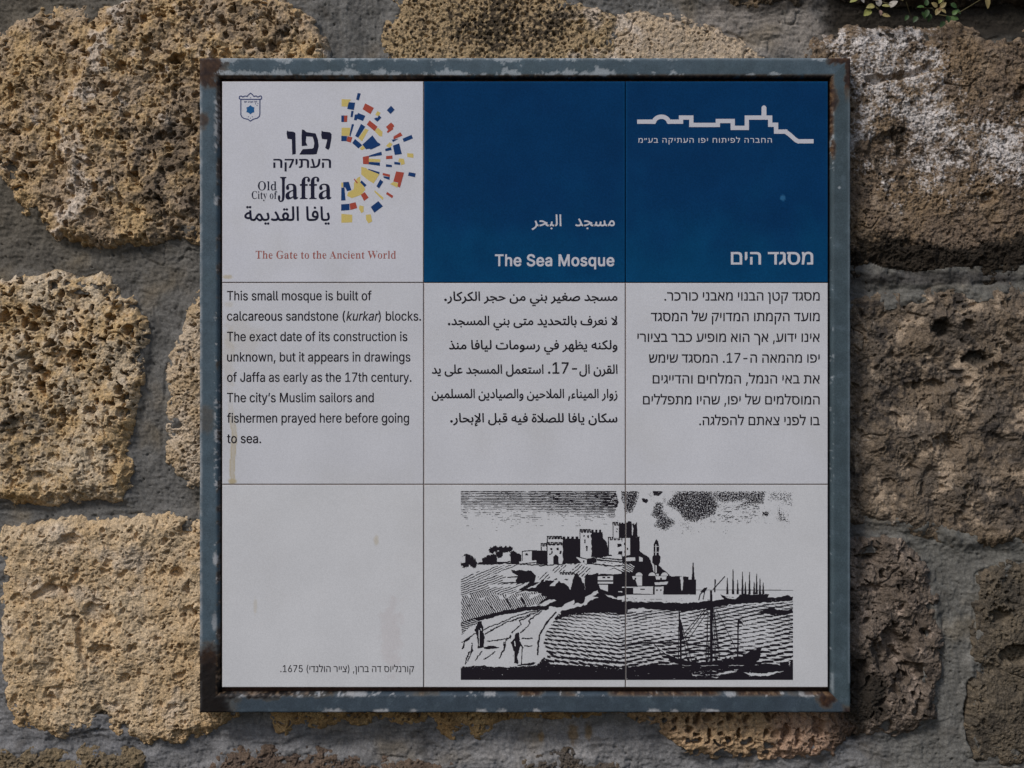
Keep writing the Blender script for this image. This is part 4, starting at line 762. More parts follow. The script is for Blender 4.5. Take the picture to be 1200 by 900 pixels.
GLYPHS['arabic'] = [
[32,154],
[65152,243,[98,28,-24,11,-20,18,-15,26,-5,31,3,28,11,24,16,19,20,14,51,11,21,-2,23,-5,-8,-44,-19,4,-17,1,-30,-7,-18,-18,-6,-25,11,-34,27,-24,31,-9],[24,-34,-14,45,57,14,69,22,69,26,18,-43,-43,-17,-55,-18,-55,-17]],
[65165,141,[55,0,-12,423,48,0,12,-423]],
[65166,172,[172,-3,-41,3,-31,8,-21,13,-14,20,-10,58,-12,324,48,0,12,-305,6,-45,7,-13,13,-8,49,-6,19,-7,5,-16,-8,-18]],
[65169,159,[0,-3,6,49,46,3,25,15,8,33,-5,35,-12,43,-17,46,48,18,15,-43,11,-48,5,-42,-5,-42,-15,-31,-26,-20,-37,-12],[63,-113,-21,8,-8,21,8,21,21,8,21,-8,8,-21,-8,-21]],
[65170,203,[0,-3,6,49,39,4,22,17,12,37,13,64,47,-9,-6,-24,-5,-26,-2,-22,6,-21,23,-15,54,-5,18,-7,6,-16,-8,-18,-22,-8,-60,7,-19,8,-13,13,-14,34,18,-2,-20,-30,-24,-19,-31,-9],[101,-113,-21,8,-9,21,9,21,21,8,20,-8,9,-21,-9,-21]],
[65171,240,[120,0,-52,10,-21,13,-16,18,-10,23,-3,30,5,28,14,35,27,40,42,41,11,-32,-41,36,31,37,57,-52,42,-59,12,-33,4,-34,-4,-30,-16,-34,-32,-27,-23,-7],[120,49,33,6,20,20,7,29,-5,31,-20,35,-46,44,26,1,-38,-40,-24,-41,-8,-36,4,-21,11,-16,18,-9],[165,332,-21,9,-9,20,9,21,21,9,20,-9,9,-21,-9,-20],[84,332,-21,9,-9,20,9,21,21,9,20,-9,9,-21,-9,-20]],
[65172,288,[288,-3,-57,9,-22,13,-17,19,-11,26,-5,36,-9,206,48,0,9,-196,10,-42,24,-18,36,-4,18,-7,6,-16,-9,-18],[199,62,-66,-10,-58,9,-24,12,-18,16,-11,20,-4,23,3,24,10,23,35,39,51,29,63,16,8,-50,-53,-8,-38,-18,-24,-23,-8,-24,9,-21,24,-13,33,-6,34,2,29,6],[186,374,-21,9,-9,20,9,21,21,9,21,-9,8,-21,-8,-20],[105,374,-21,9,-9,20,9,21,21,9,20,-9,9,-21,-9,-20]],
[65173,588,[231,-12,16,48,119,4,82,11,29,10,19,12,12,16,4,18,-8,52,-21,64,45,16,15,-41,11,-42,5,-39,-4,-33,-12,-27,-21,-22,-32,-18,-44,-13,-57,-9],[231,-12,-93,6,-66,21,-24,17,-17,20,-10,26,-3,30,2,30,6,32,8,31,45,-11,-5,-21,-6,-25,-2,-22,4,-28,12,-22,22,-16,33,-11,110,-9,11,-29],[330,238,-21,8,-8,21,8,20,21,9,21,-9,8,-20,-8,-21],[249,238,-21,8,-9,21,9,20,21,9,20,-9,9,-20,-9,-21]],
[65176,221,[0,-3,6,49,46,4,25,17,14,37,13,64,47,-9,-6,-24,-5,-26,-2,-22,1,-16,9,-14,26,-8,53,-3,18,-7,6,-16,-9,-18,-21,-8,-57,4,-33,11,-15,20,-7,27,18,-2,-21,-30,-25,-19,-34,-9],[158,229,-21,8,-8,21,8,21,21,8,21,-8,8,-21,-8,-21],[77,229,-21,8,-9,21,9,21,21,8,21,-8,8,-21,-8,-21]],
[65184,377,[378,-3,-46,3,-37,12,-28,26,-17,45,35,21,18,-36,31,-18,50,-4,18,-7,5,-16,-8,-18],[0,-3,5,49,61,4,58,14,55,22,50,29,-36,24,-44,15,-51,6,-17,-1,-17,-2,-19,-3,-9,45,32,7,30,3,56,-8,45,-18,39,-21,35,-18,36,-8,12,0,4,-42,-46,-7,-42,-19,-43,-23,-50,-23,-62,-18],[155,-110,-21,8,-9,21,9,21,21,8,20,-8,9,-21,-9,-21]],
[65187,349,[0,-3,5,49,61,4,58,14,55,22,50,29,-36,24,-44,15,-51,6,-17,-1,-17,-2,-19,-3,-9,45,32,7,30,3,56,-8,45,-18,39,-21,35,-18,36,-8,12,0,4,-42,-46,-7,-42,-19,-43,-23,-50,-23,-62,-18]],
[65188,377,[378,-3,-46,3,-37,12,-28,26,-17,45,35,21,18,-36,31,-18,50,-4,18,-7,5,-16,-8,-18],[0,-3,5,49,61,4,58,14,55,22,50,29,-36,24,-44,15,-51,6,-17,-1,-17,-2,-19,-3,-9,45,32,7,30,3,56,-8,45,-18,39,-21,35,-18,36,-8,12,0,4,-42,-46,-7,-42,-19,-43,-23,-50,-23,-62,-18]],
[65193,282,[21,27,23,41,34,-15,49,-7,48,6,25,17,8,27,-5,29,-22,48,-51,78,41,27,50,-78,27,-62,8,-45,-12,-46,-16,-20,-23,-16,-34,-11,-44,-4,-41,4,-36,10]],
[65194,315,[127,46,48,6,25,17,8,27,-6,28,-17,38,-25,43,-30,46,41,27,41,-66,29,-58,19,-51,18,-38,22,-16,21,-3,18,-7,6,-16,-8,-18,-22,-8,-38,7,-32,25,-12,20,-7,25,24,19,-11,-46,-14,-20,-22,-16,-32,-11,-44,-4,-41,4,-36,10,-29,17,23,41,34,-15]],
[65196,315,[127,46,48,6,25,17,8,27,-6,28,-17,38,-25,43,-30,46,41,27,41,-66,29,-58,19,-51,18,-38,22,-16,21,-3,18,-7,6,-16,-8,-18,-22,-8,-38,7,-32,25,-12,20,-7,25,24,19,-11,-46,-14,-20,-22,-16,-32,-11,-44,-4,-41,4,-36,10,-29,17,23,41,34,-15],[131,332,-21,9,-9,20,9,21,21,9,20,-9,9,-21,-9,-20]],
[65197,217,[2,-136,-17,45,53,21,39,24,28,27,17,28,12,54,-4,32,-12,35,-25,49,43,22,33,-73,9,-60,-3,-36,-9,-32,-32,-54,-43,-40,-47,-27]],
[65198,234,[2,-138,-17,46,72,32,46,39,24,43,7,41,-3,30,-10,29,-28,57,43,22,20,-41,16,-38,11,-32,9,-22,12,-13,37,-9,18,-7,5,-16,-8,-18,-21,-8,-43,9,-24,25,-12,31,19,-10,-4,-38,-13,-34,-20,-30,-25,-26,-57,-40]],
[65199,217,[2,-136,-17,45,53,21,39,24,28,27,17,28,12,54,-4,32,-12,35,-25,49,43,22,33,-73,9,-60,-3,-36,-9,-32,-32,-54,-43,-40,-47,-27],[105,269,-21,9,-9,20,9,21,21,9,20,-9,9,-21,-9,-20]],
[65203,464,[0,-3,6,49,31,2,20,14,15,35,16,66,45,-12,-6,-23,-5,-26,-2,-25,3,-13,8,-10,41,-8,29,3,19,14,13,36,12,68,45,-8,-4,-26,-4,-31,-2,-25,4,-16,15,-11,35,-4,30,4,19,15,7,32,-10,56,-24,68,48,18,15,-43,11,-48,5,-42,-7,-48,-20,-34,-32,-20,-43,-7,-46,7,-27,19,-12,34,20,0,-24,-38,-31,-18,-48,-4,-32,5,-29,18,-10,18,-5,24,18,4,-25,-45,-35,-19]],
[65204,504,[0,-3,6,49,31,2,20,14,15,35,16,66,45,-12,-9,-36,-4,-38,4,-17,17,-11,31,-3,29,3,19,14,13,36,12,68,45,-8,-4,-26,-4,-31,-2,-25,4,-16,15,-11,35,-4,25,3,18,9,10,16,3,22,-1,29,-2,34,-4,43,43,3,8,-79,13,-49,24,-24,39,-7,18,-7,5,-16,-8,-18,-21,-8,-36,6,-27,15,-19,23,-11,27,11,-4,-8,-24,-12,-17,-33,-20,-41,-6,-42,7,-26,19,-12,34,20,0,-24,-38,-31,-18,-48,-4,-32,5,-29,18,-10,18,-5,24,18,4,-25,-45,-35,-19]],
[65211,535,[287,-11,-88,4,-57,12,-33,19,-15,29,13,4,-32,-41,-36,-16,-39,-3,6,49,34,6,22,19,15,36,14,56,44,-11,-7,-26,-4,-22,-2,-14,7,-24,25,-17,53,-8,91,-3,70,5,51,14,33,24,8,15,3,18,-7,26,-20,21,-36,9,-28,-4,-28,-11,-54,-37,-45,-45,-31,-40,-52,1,46,64,58,59,67,45,35,13,36,4,30,-4,26,-10,20,-15,16,-20,9,-24,4,-27,-6,-34,-15,-31,-27,-26,-42,-21,-57,-13]],
[65212,562,[563,-3,-39,3,-48,12,-40,23,48,24,43,-11,41,-2,19,-7,5,-16,-8,-18],[287,-11,-88,4,-57,12,-33,19,-15,29,13,4,-32,-41,-36,-16,-39,-3,6,49,34,6,22,19,15,36,14,56,44,-11,-7,-26,-4,-22,-2,-14,7,-24,25,-17,53,-8,91,-3,70,5,51,14,33,24,8,15,3,18,-7,26,-20,21,-36,9,-28,-4,-28,-11,-54,-37,-45,-45,-31,-40,-52,1,46,64,58,59,67,45,35,13,36,4,30,-4,26,-10,20,-15,16,-20,9,-24,4,-27,-6,-34,-15,-31,-27,-26,-42,-21,-57,-13]],
[65224,421,[421,-3,-39,3,-47,12,-41,23,49,24,43,-11,41,-2,18,-7,6,-16,-9,-18],[0,-3,6,49,124,0,89,4,62,13,36,23,9,15,3,18,-7,22,-20,21,-36,8,-28,-4,-28,-11,-54,-37,-45,-45,-31,-40,-52,1,46,64,58,59,67,45,35,13,36,4,30,-4,26,-10,20,-15,16,-20,9,-24,4,-27,-5,-28,-16,-28,-27,-25,-42,-20,-57,-13,-73,-6,-93,-2],[56,56,-12,367,48,0,12,-326],[241,280,-21,8,-9,21,9,21,21,8,20,-8,9,-21,-9,-21]],
[65227,298,[0,-3,6,49,58,0,30,2,13,1,-25,18,-25,33,-8,22,-3,25,4,32,12,27,19,23,24,17,30,11,33,3,29,-2,30,-7,-10,-46,-25,5,-24,2,-38,-8,-26,-23,-9,-34,6,-28,18,-23,23,-17,26,-10,23,-3,13,5,13,4,19,7,28,13,16,-43,-81,-29,-89,-19]],
[65228,309,[0,-3,6,49,67,6,58,19,45,27,29,31,11,32,-6,16,-18,13,-34,6,-29,-4,-30,-10,-24,-14,30,-25,28,-27,32,-33,31,-17,37,-12,40,-6,42,-2,18,-7,5,-16,-8,-18,-21,-8,-67,6,-64,19,-50,33,-22,26,-27,26,-32,25,-7,11,-6,16,-2,12,11,22,31,24,43,19,50,8,31,-3,24,-7,31,-26,10,-34,-4,-26,-9,-26,-38,-48,-57,-40,-72,-27]],
[65232,309,[0,-3,6,49,67,6,58,19,45,27,29,31,11,32,-6,16,-18,13,-34,6,-29,-4,-30,-10,-24,-14,30,-25,28,-27,32,-33,31,-17,37,-12,40,-6,42,-2,18,-7,5,-16,-8,-18,-21,-8,-67,6,-64,19,-50,33,-22,26,-27,26,-32,25,-7,11,-6,16,-2,12,11,22,31,24,43,19,50,8,31,-3,24,-7,31,-26,10,-34,-4,-26,-9,-26,-38,-48,-57,-40,-72,-27],[163,305,-21,8,-9,21,9,20,21,9,20,-9,9,-20,-9,-21]],
[65233,582,[231,-12,16,48,73,0,71,1,57,4,34,9,14,15,8,21,6,69,-4,35,-10,30,-17,21,-23,7,-24,-10,-17,-26,-7,-32,5,-22,17,-14,31,-5,35,4,30,9,2,-41,-21,-11,-25,-6,-26,-2,-51,9,-19,10,-13,15,-9,18,-2,24,7,45,20,42,31,30,20,9,21,3,29,-5,24,-16,19,-24,13,-30,10,-71,-4,-55,-11,-44,-23,-34,-39,-18,-68,-9,-86,-3],[231,-12,-93,6,-66,21,-24,17,-17,20,-10,26,-3,30,2,30,6,32,8,31,45,-11,-5,-21,-6,-25,-2,-22,4,-28,12,-22,22,-16,33,-11,110,-9,11,-29],[450,358,-21,9,-9,20,9,21,21,9,20,-9,9,-21,-9,-20]],
[65235,265,[0,-3,6,49,33,0,37,1,34,2,27,6,33,19,17,31,5,50,-6,46,-19,34,-13,10,-15,3,-25,-10,-17,-26,-6,-32,5,-22,17,-14,30,-5,35,4,30,9,2,-41,-21,-11,-25,-6,-26,-2,-51,10,-32,27,-11,39,7,45,20,42,32,30,19,9,21,3,30,-5,24,-16,18,-24,13,-30,10,-71,-3,-41,-12,-35,-20,-29,-30,-23,-33,-13,-42,-8,-48,-4],[132,358,-21,9,-8,20,8,21,21,9,21,-9,8,-21,-8,-20]],
[65239,265,[0,-3,6,49,33,0,37,1,34,2,27,6,33,19,17,31,5,50,-6,46,-19,34,-13,10,-15,3,-25,-10,-17,-26,-6,-32,5,-22,17,-14,30,-5,35,4,30,9,2,-41,-21,-11,-25,-6,-26,-2,-51,10,-32,27,-11,39,7,45,20,42,32,30,19,9,21,3,30,-5,24,-16,18,-24,13,-30,10,-71,-3,-41,-12,-35,-20,-29,-30,-23,-33,-13,-42,-8,-48,-4],[174,358,-21,9,-9,20,9,21,21,9,20,-9,9,-21,-9,-20],[92,358,-21,9,-8,20,8,21,21,9,21,-9,9,-21,-9,-20]],
[65240,293,[0,-3,6,49,30,0,32,1,29,3,26,6,38,17,28,26,11,36,-6,28,-18,24,-26,10,-26,-9,-20,-25,-7,-31,9,-34,24,-26,29,-17,-56,-16,-23,19,-22,32,-10,43,9,45,23,35,33,24,39,9,27,-4,24,-12,19,-18,15,-23,9,-25,3,-26,-10,-46,-25,-36,-38,-28,-46,-18,-30,-6,-32,-4,-35,-2],[293,-3,-61,4,-60,10,-46,14,41,30,42,-5,48,-3,42,-1,18,-7,6,-16,-8,-18],[188,307,-21,9,-9,20,9,21,21,9,20,-9,9,-21,-9,-20],[107,307,-21,9,-9,20,9,21,21,9,20,-9,9,-21,-9,-20]],
[65243,244,[0,-3,6,49,56,0,55,3,30,11,13,13,4,15,-11,34,-42,52,-33,31,-31,25,-22,18,-8,12,1,17,4,16,7,11,31,25,43,26,57,29,70,35,20,-44,-79,-38,-54,-28,-38,-23,-34,-23,9,22,66,-56,48,-50,30,-47,10,-47,-5,-28,-20,-29,-46,-22,-83,-9]],
[65244,301,[0,-3,6,49,46,0,72,5,32,14,7,19,-11,31,-27,35,-35,36,-35,33,-28,26,-10,15,1,17,4,16,7,11,33,26,48,29,58,30,62,30,20,-44,-57,-28,-55,-27,-50,-28,-42,-28,3,20,51,-43,45,-43,39,-46,35,-55,29,-34,33,-14,26,-3,18,-7,6,-16,-9,-18,-21,-8,-38,5,-42,20,-19,19,-15,26,18,-7,-21,-28,-29,-19,-44,-12,-62,-4]],
[65245,412,[18,-1,2,31,9,35,14,39,42,-16,-10,-32,-7,-28,-2,-24,4,-27,12,-23,18,-18,23,-14,29,-8,34,-3,39,3,32,10,25,15,19,22,13,29,8,36,3,93,-11,304,49,0,10,-316,-3,-76,-17,-67,-15,-29,-19,-25,-25,-20,-30,-15,-37,-9,-43,-4,-61,9,-54,25,-21,19,-16,23,-11,28]],
[65246,432,[18,-1,2,31,9,35,14,39,42,-16,-10,-32,-7,-28,-2,-24,4,-28,12,-23,19,-19,23,-13,56,-10,51,5,39,16,28,23,18,30,9,36,2,38,-13,364,49,0,10,-300,10,-47,23,-24,33,-6,18,-7,5,-16,-8,-18,-21,-8,-32,5,-21,13,-13,18,-7,22,16,-17,-13,-63,-14,-29,-19,-27,-27,-23,-34,-18,-42,-12,-50,-4,-60,10,-51,27,-35,43,-10,27]],
[65247,154,[0,-3,5,49,48,6,11,9,4,14,1,47,-11,301,48,0,12,-296,-2,-56,-16,-41,-15,-14,-21,-11]],
[65248,178,[0,-3,5,49,48,6,11,9,4,14,1,47,-10,301,49,0,10,-300,10,-47,23,-24,33,-6,18,-7,5,-16,-8,-18,-21,-8,-41,8,-26,21,-12,27,12,-1,-19,-30,-36,-19]],
[65251,311,[0,-3,6,49,28,7,22,23,23,45,34,57,34,27,33,7,38,-10,30,-28,20,-37,8,-41,-3,-32,-10,-25,-14,-18,-18,-12,-40,-9,-47,7,-32,13,-40,23,23,38,52,-26,39,-6,27,5,15,14,5,22,-8,34,-21,28,-27,12,-21,-6,-21,-22,-24,-46,-27,-51,-26,-28,-27,-11]],
[65252,342,[0,-3,6,49,26,7,19,23,24,45,28,46,29,29,26,14,23,5,35,-9,29,-29,28,-56,25,-49,23,-21,28,-5,18,-7,5,-16,-8,-18,-21,-8,-43,8,-32,24,8,12,-17,-29,-25,-18,-29,-5,-40,8,-39,24,-34,36,-29,-40,-29,-16],[115,102,22,-29,23,-21,23,-11,22,-4,18,3,12,12,5,17,-6,24,-11,27,-12,24,-15,17,-18,6,-19,-6,-21,-20]],
[65253,406,[18,-1,2,31,9,35,14,39,42,-16,-10,-32,-7,-28,-2,-24,4,-29,12,-22,19,-18,25,-13,63,-10,37,3,30,8,43,28,23,39,6,42,-8,55,-32,79,45,23,21,-48,16,-50,6,-52,-5,-48,-19,-47,-35,-41,-53,-29,-35,-8,-40,-2,-66,8,-55,24,-21,19,-16,23,-10,28],[197,236,-21,9,-9,20,9,21,21,9,20,-9,9,-21,-9,-20]],
[65254,432,[18,-1,6,48,19,57,42,-16,-14,-46,-5,-38,4,-30,13,-23,19,-18,25,-12,60,-10,68,9,43,23,23,34,7,38,-4,50,-10,45,-13,45,48,13,10,-36,5,-22,4,-15,17,-32,25,-14,29,-3,18,-7,5,-16,-8,-18,-21,-8,-42,9,-26,21,-12,28,25,-31,-12,-59,-13,-27,-18,-25,-25,-21,-33,-16,-41,-10,-50,-4,-64,9,-54,25,-21,19,-16,24,-10,28],[197,236,-21,9,-9,20,9,21,21,9,20,-9,9,-21,-9,-20]],
[65255,159,[0,-3,6,49,46,3,25,15,8,33,-5,35,-12,43,-17,46,48,18,15,-43,11,-48,5,-42,-5,-42,-15,-31,-26,-20,-37,-12],[76,301,-21,8,-9,21,9,20,21,9,20,-9,9,-20,-9,-21]],
[65256,203,[0,-3,6,49,39,4,22,17,12,37,13,64,47,-9,-6,-24,-5,-26,-2,-22,6,-21,23,-15,54,-5,18,-7,6,-16,-8,-18,-22,-8,-60,7,-19,8,-13,13,-14,34,18,-2,-20,-30,-24,-19,-31,-9],[92,229,-21,8,-8,21,8,21,21,8,21,-8,9,-21,-9,-21]],
[65258,288,[288,-3,-57,9,-22,13,-17,19,-11,26,-5,36,-9,206,48,0,9,-196,10,-42,24,-18,36,-4,18,-7,6,-16,-9,-18],[199,62,-66,-10,-58,9,-24,12,-18,16,-11,20,-4,23,3,24,10,23,35,39,51,29,63,16,8,-50,-53,-8,-38,-18,-24,-23,-8,-24,9,-21,24,-13,33,-6,34,2,29,6]],
[65260,300,[182,-129,-36,5,-32,13,-27,21,-21,30,-13,39,-4,48,2,46,9,43,30,69,41,46,22,12,22,4,35,-12,25,-31,9,-48,-8,-50,-11,-24,-18,-21,-25,-18,-35,-13,39,33,38,-9,39,-6,43,-2,19,-7,5,-16,-8,-18,-21,-8,-35,2,-37,4,-35,6,52,2,20,-34,3,-38,-13,-34,-30,-24],[0,-3,6,49,25,0,24,0,2,-44,-28,-3],[183,-80,21,4,17,13,7,24,-7,27,-26,20,-52,8,-16,-1,-17,-2,-19,-4,0,40,41,9,33,18,22,30,8,45,-2,20,-7,19,-15,8,-21,-12,-25,-33,-20,-51,-8,-64,8,-62,22,-36,29,-16]],
[65261,265,[34,-136,-10,48,65,14,52,24,19,19,14,23,9,30,3,35,-3,36,-11,30,-17,20,-22,8,-25,-10,-17,-27,-6,-32,5,-21,17,-14,31,-5,34,4,30,9,3,-41,-34,-15,-39,-4,-40,5,-29,14,-19,23,-6,34,7,45,20,42,32,30,19,9,22,3,22,-3,19,-9,30,-33,17,-47,6,-54,-5,-51,-17,-44,-28,-36,-38,-28,-50,-20]],
[65262,279,[34,-136,-10,48,65,14,52,24,19,19,14,23,9,30,3,35,-4,37,-11,30,-17,20,-21,7,-23,-9,-18,-26,-7,-35,5,-17,14,-11,23,-6,34,-1,125,0,18,-7,5,-16,-8,-18,-21,-8,-142,0,-49,8,-21,10,-16,14,-11,19,-3,24,8,47,21,41,31,29,40,11,25,-4,23,-12,19,-20,15,-29,9,-36,3,-45,-5,-51,-17,-44,-28,-36,-38,-28,-50,-20]],
[65264,436,[18,-1,2,31,9,35,14,39,42,-16,-10,-32,-7,-28,-2,-24,3,-23,8,-20,31,-29,45,-16,53,-6,65,6,52,17,36,25,10,15,3,15,-6,14,-17,13,-29,11,-38,12,11,49,55,-20,41,-12,31,-7,22,-2,18,-7,6,-16,-8,-18,-22,-8,-7,0,-7,0,-8,0,2,-9,1,-8,-4,-22,-11,-21,-45,-37,-70,-27,-94,-11,-45,4,-42,12,-36,18,-28,27,-18,34]],
[65266,436,[18,-1,2,31,9,35,14,39,42,-16,-10,-32,-7,-28,-2,-24,3,-23,8,-20,31,-29,45,-16,53,-6,65,6,52,17,36,25,10,15,3,15,-6,14,-17,13,-29,11,-38,12,11,49,55,-20,41,-12,31,-7,22,-2,18,-7,6,-16,-8,-18,-22,-8,-7,0,-7,0,-8,0,2,-9,1,-8,-4,-22,-11,-21,-45,-37,-70,-27,-94,-11,-45,4,-42,12,-36,18,-28,27,-18,34],[236,-250,-21,9,-9,20,9,21,21,9,20,-9,9,-21,-9,-20],[155,-250,-21,9,-9,20,9,21,21,9,20,-9,9,-21,-9,-20]],
[65267,177,[0,-3,6,49,54,2,17,5,11,9,9,35,-5,35,-13,43,-16,46,48,18,14,-43,12,-48,5,-42,-8,-50,-26,-34,-44,-19],[110,-115,-21,9,-9,20,9,21,21,9,20,-9,9,-21,-9,-20],[28,-115,-21,9,-8,20,8,21,21,9,21,-9,8,-21,-8,-20]],
[65268,221,[0,-3,6,49,46,4,25,17,14,37,13,64,47,-9,-6,-24,-5,-26,-2,-22,1,-16,9,-14,26,-8,53,-3,18,-7,6,-16,-9,-18,-21,-8,-57,4,-33,11,-15,20,-7,27,18,-2,-21,-30,-25,-19,-34,-9],[149,-115,-21,9,-8,20,8,21,21,9,21,-9,8,-21,-8,-20],[68,-115,-21,9,-8,20,8,21,21,9,21,-9,8,-21,-8,-20]],
[65273,345,[233,318,-2,31,-4,37,-5,31,51,6,4,-31,3,-38,2,-32,-4,-55,-12,-53,-22,-50,-7,-13,-41,-53,-57,-49,74,0,31,5,15,13,4,18,-5,18,-15,22,-53,53,-76,62,-90,66,28,40,96,-73,72,-60,49,-50,28,-43,9,-40,-4,-27,-15,-26,-31,-20,-51,-7,-137,0,0,48,55,43,42,42,31,43,21,44,12,47],[57,-180,-7,32,25,6,22,6,-3,-13,-30,20,-10,17,-4,18,9,30,23,18,29,6,14,-1,14,-3,-4,-30,-12,2,-12,1,-21,-5,-8,-16,8,-21,19,-14,17,-5,-25,-3,30,9,25,9,10,-31,-34,-11,-38,-11]],
[65275,345,[233,318,-2,31,-4,37,-5,31,51,6,4,-31,3,-38,2,-32,-4,-55,-12,-53,-22,-50,-7,-13,-41,-53,-57,-49,74,0,31,5,15,13,4,18,-5,18,-15,22,-53,53,-76,62,-90,66,28,40,96,-73,72,-60,49,-50,28,-43,9,-40,-4,-27,-15,-26,-31,-20,-51,-7,-137,0,0,48,55,43,42,42,31,43,21,44,12,47]],
[65276,355,[355,-3,-58,6,-36,18,-18,32,-6,46,-12,324,49,0,12,-305,5,-45,8,-13,12,-8,50,-6,18,-7,6,-16,-9,-18],[84,-3,-32,3,-23,4,7,46,77,-1,33,6,30,14,24,21,18,30,12,40,4,50,28,-71,-21,-63,-33,-41,-40,-24,-43,-11],[213,78,-27,43,-41,54,-55,60,-66,64,32,34,69,-70,54,-61,40,-51,28,-42]],
]
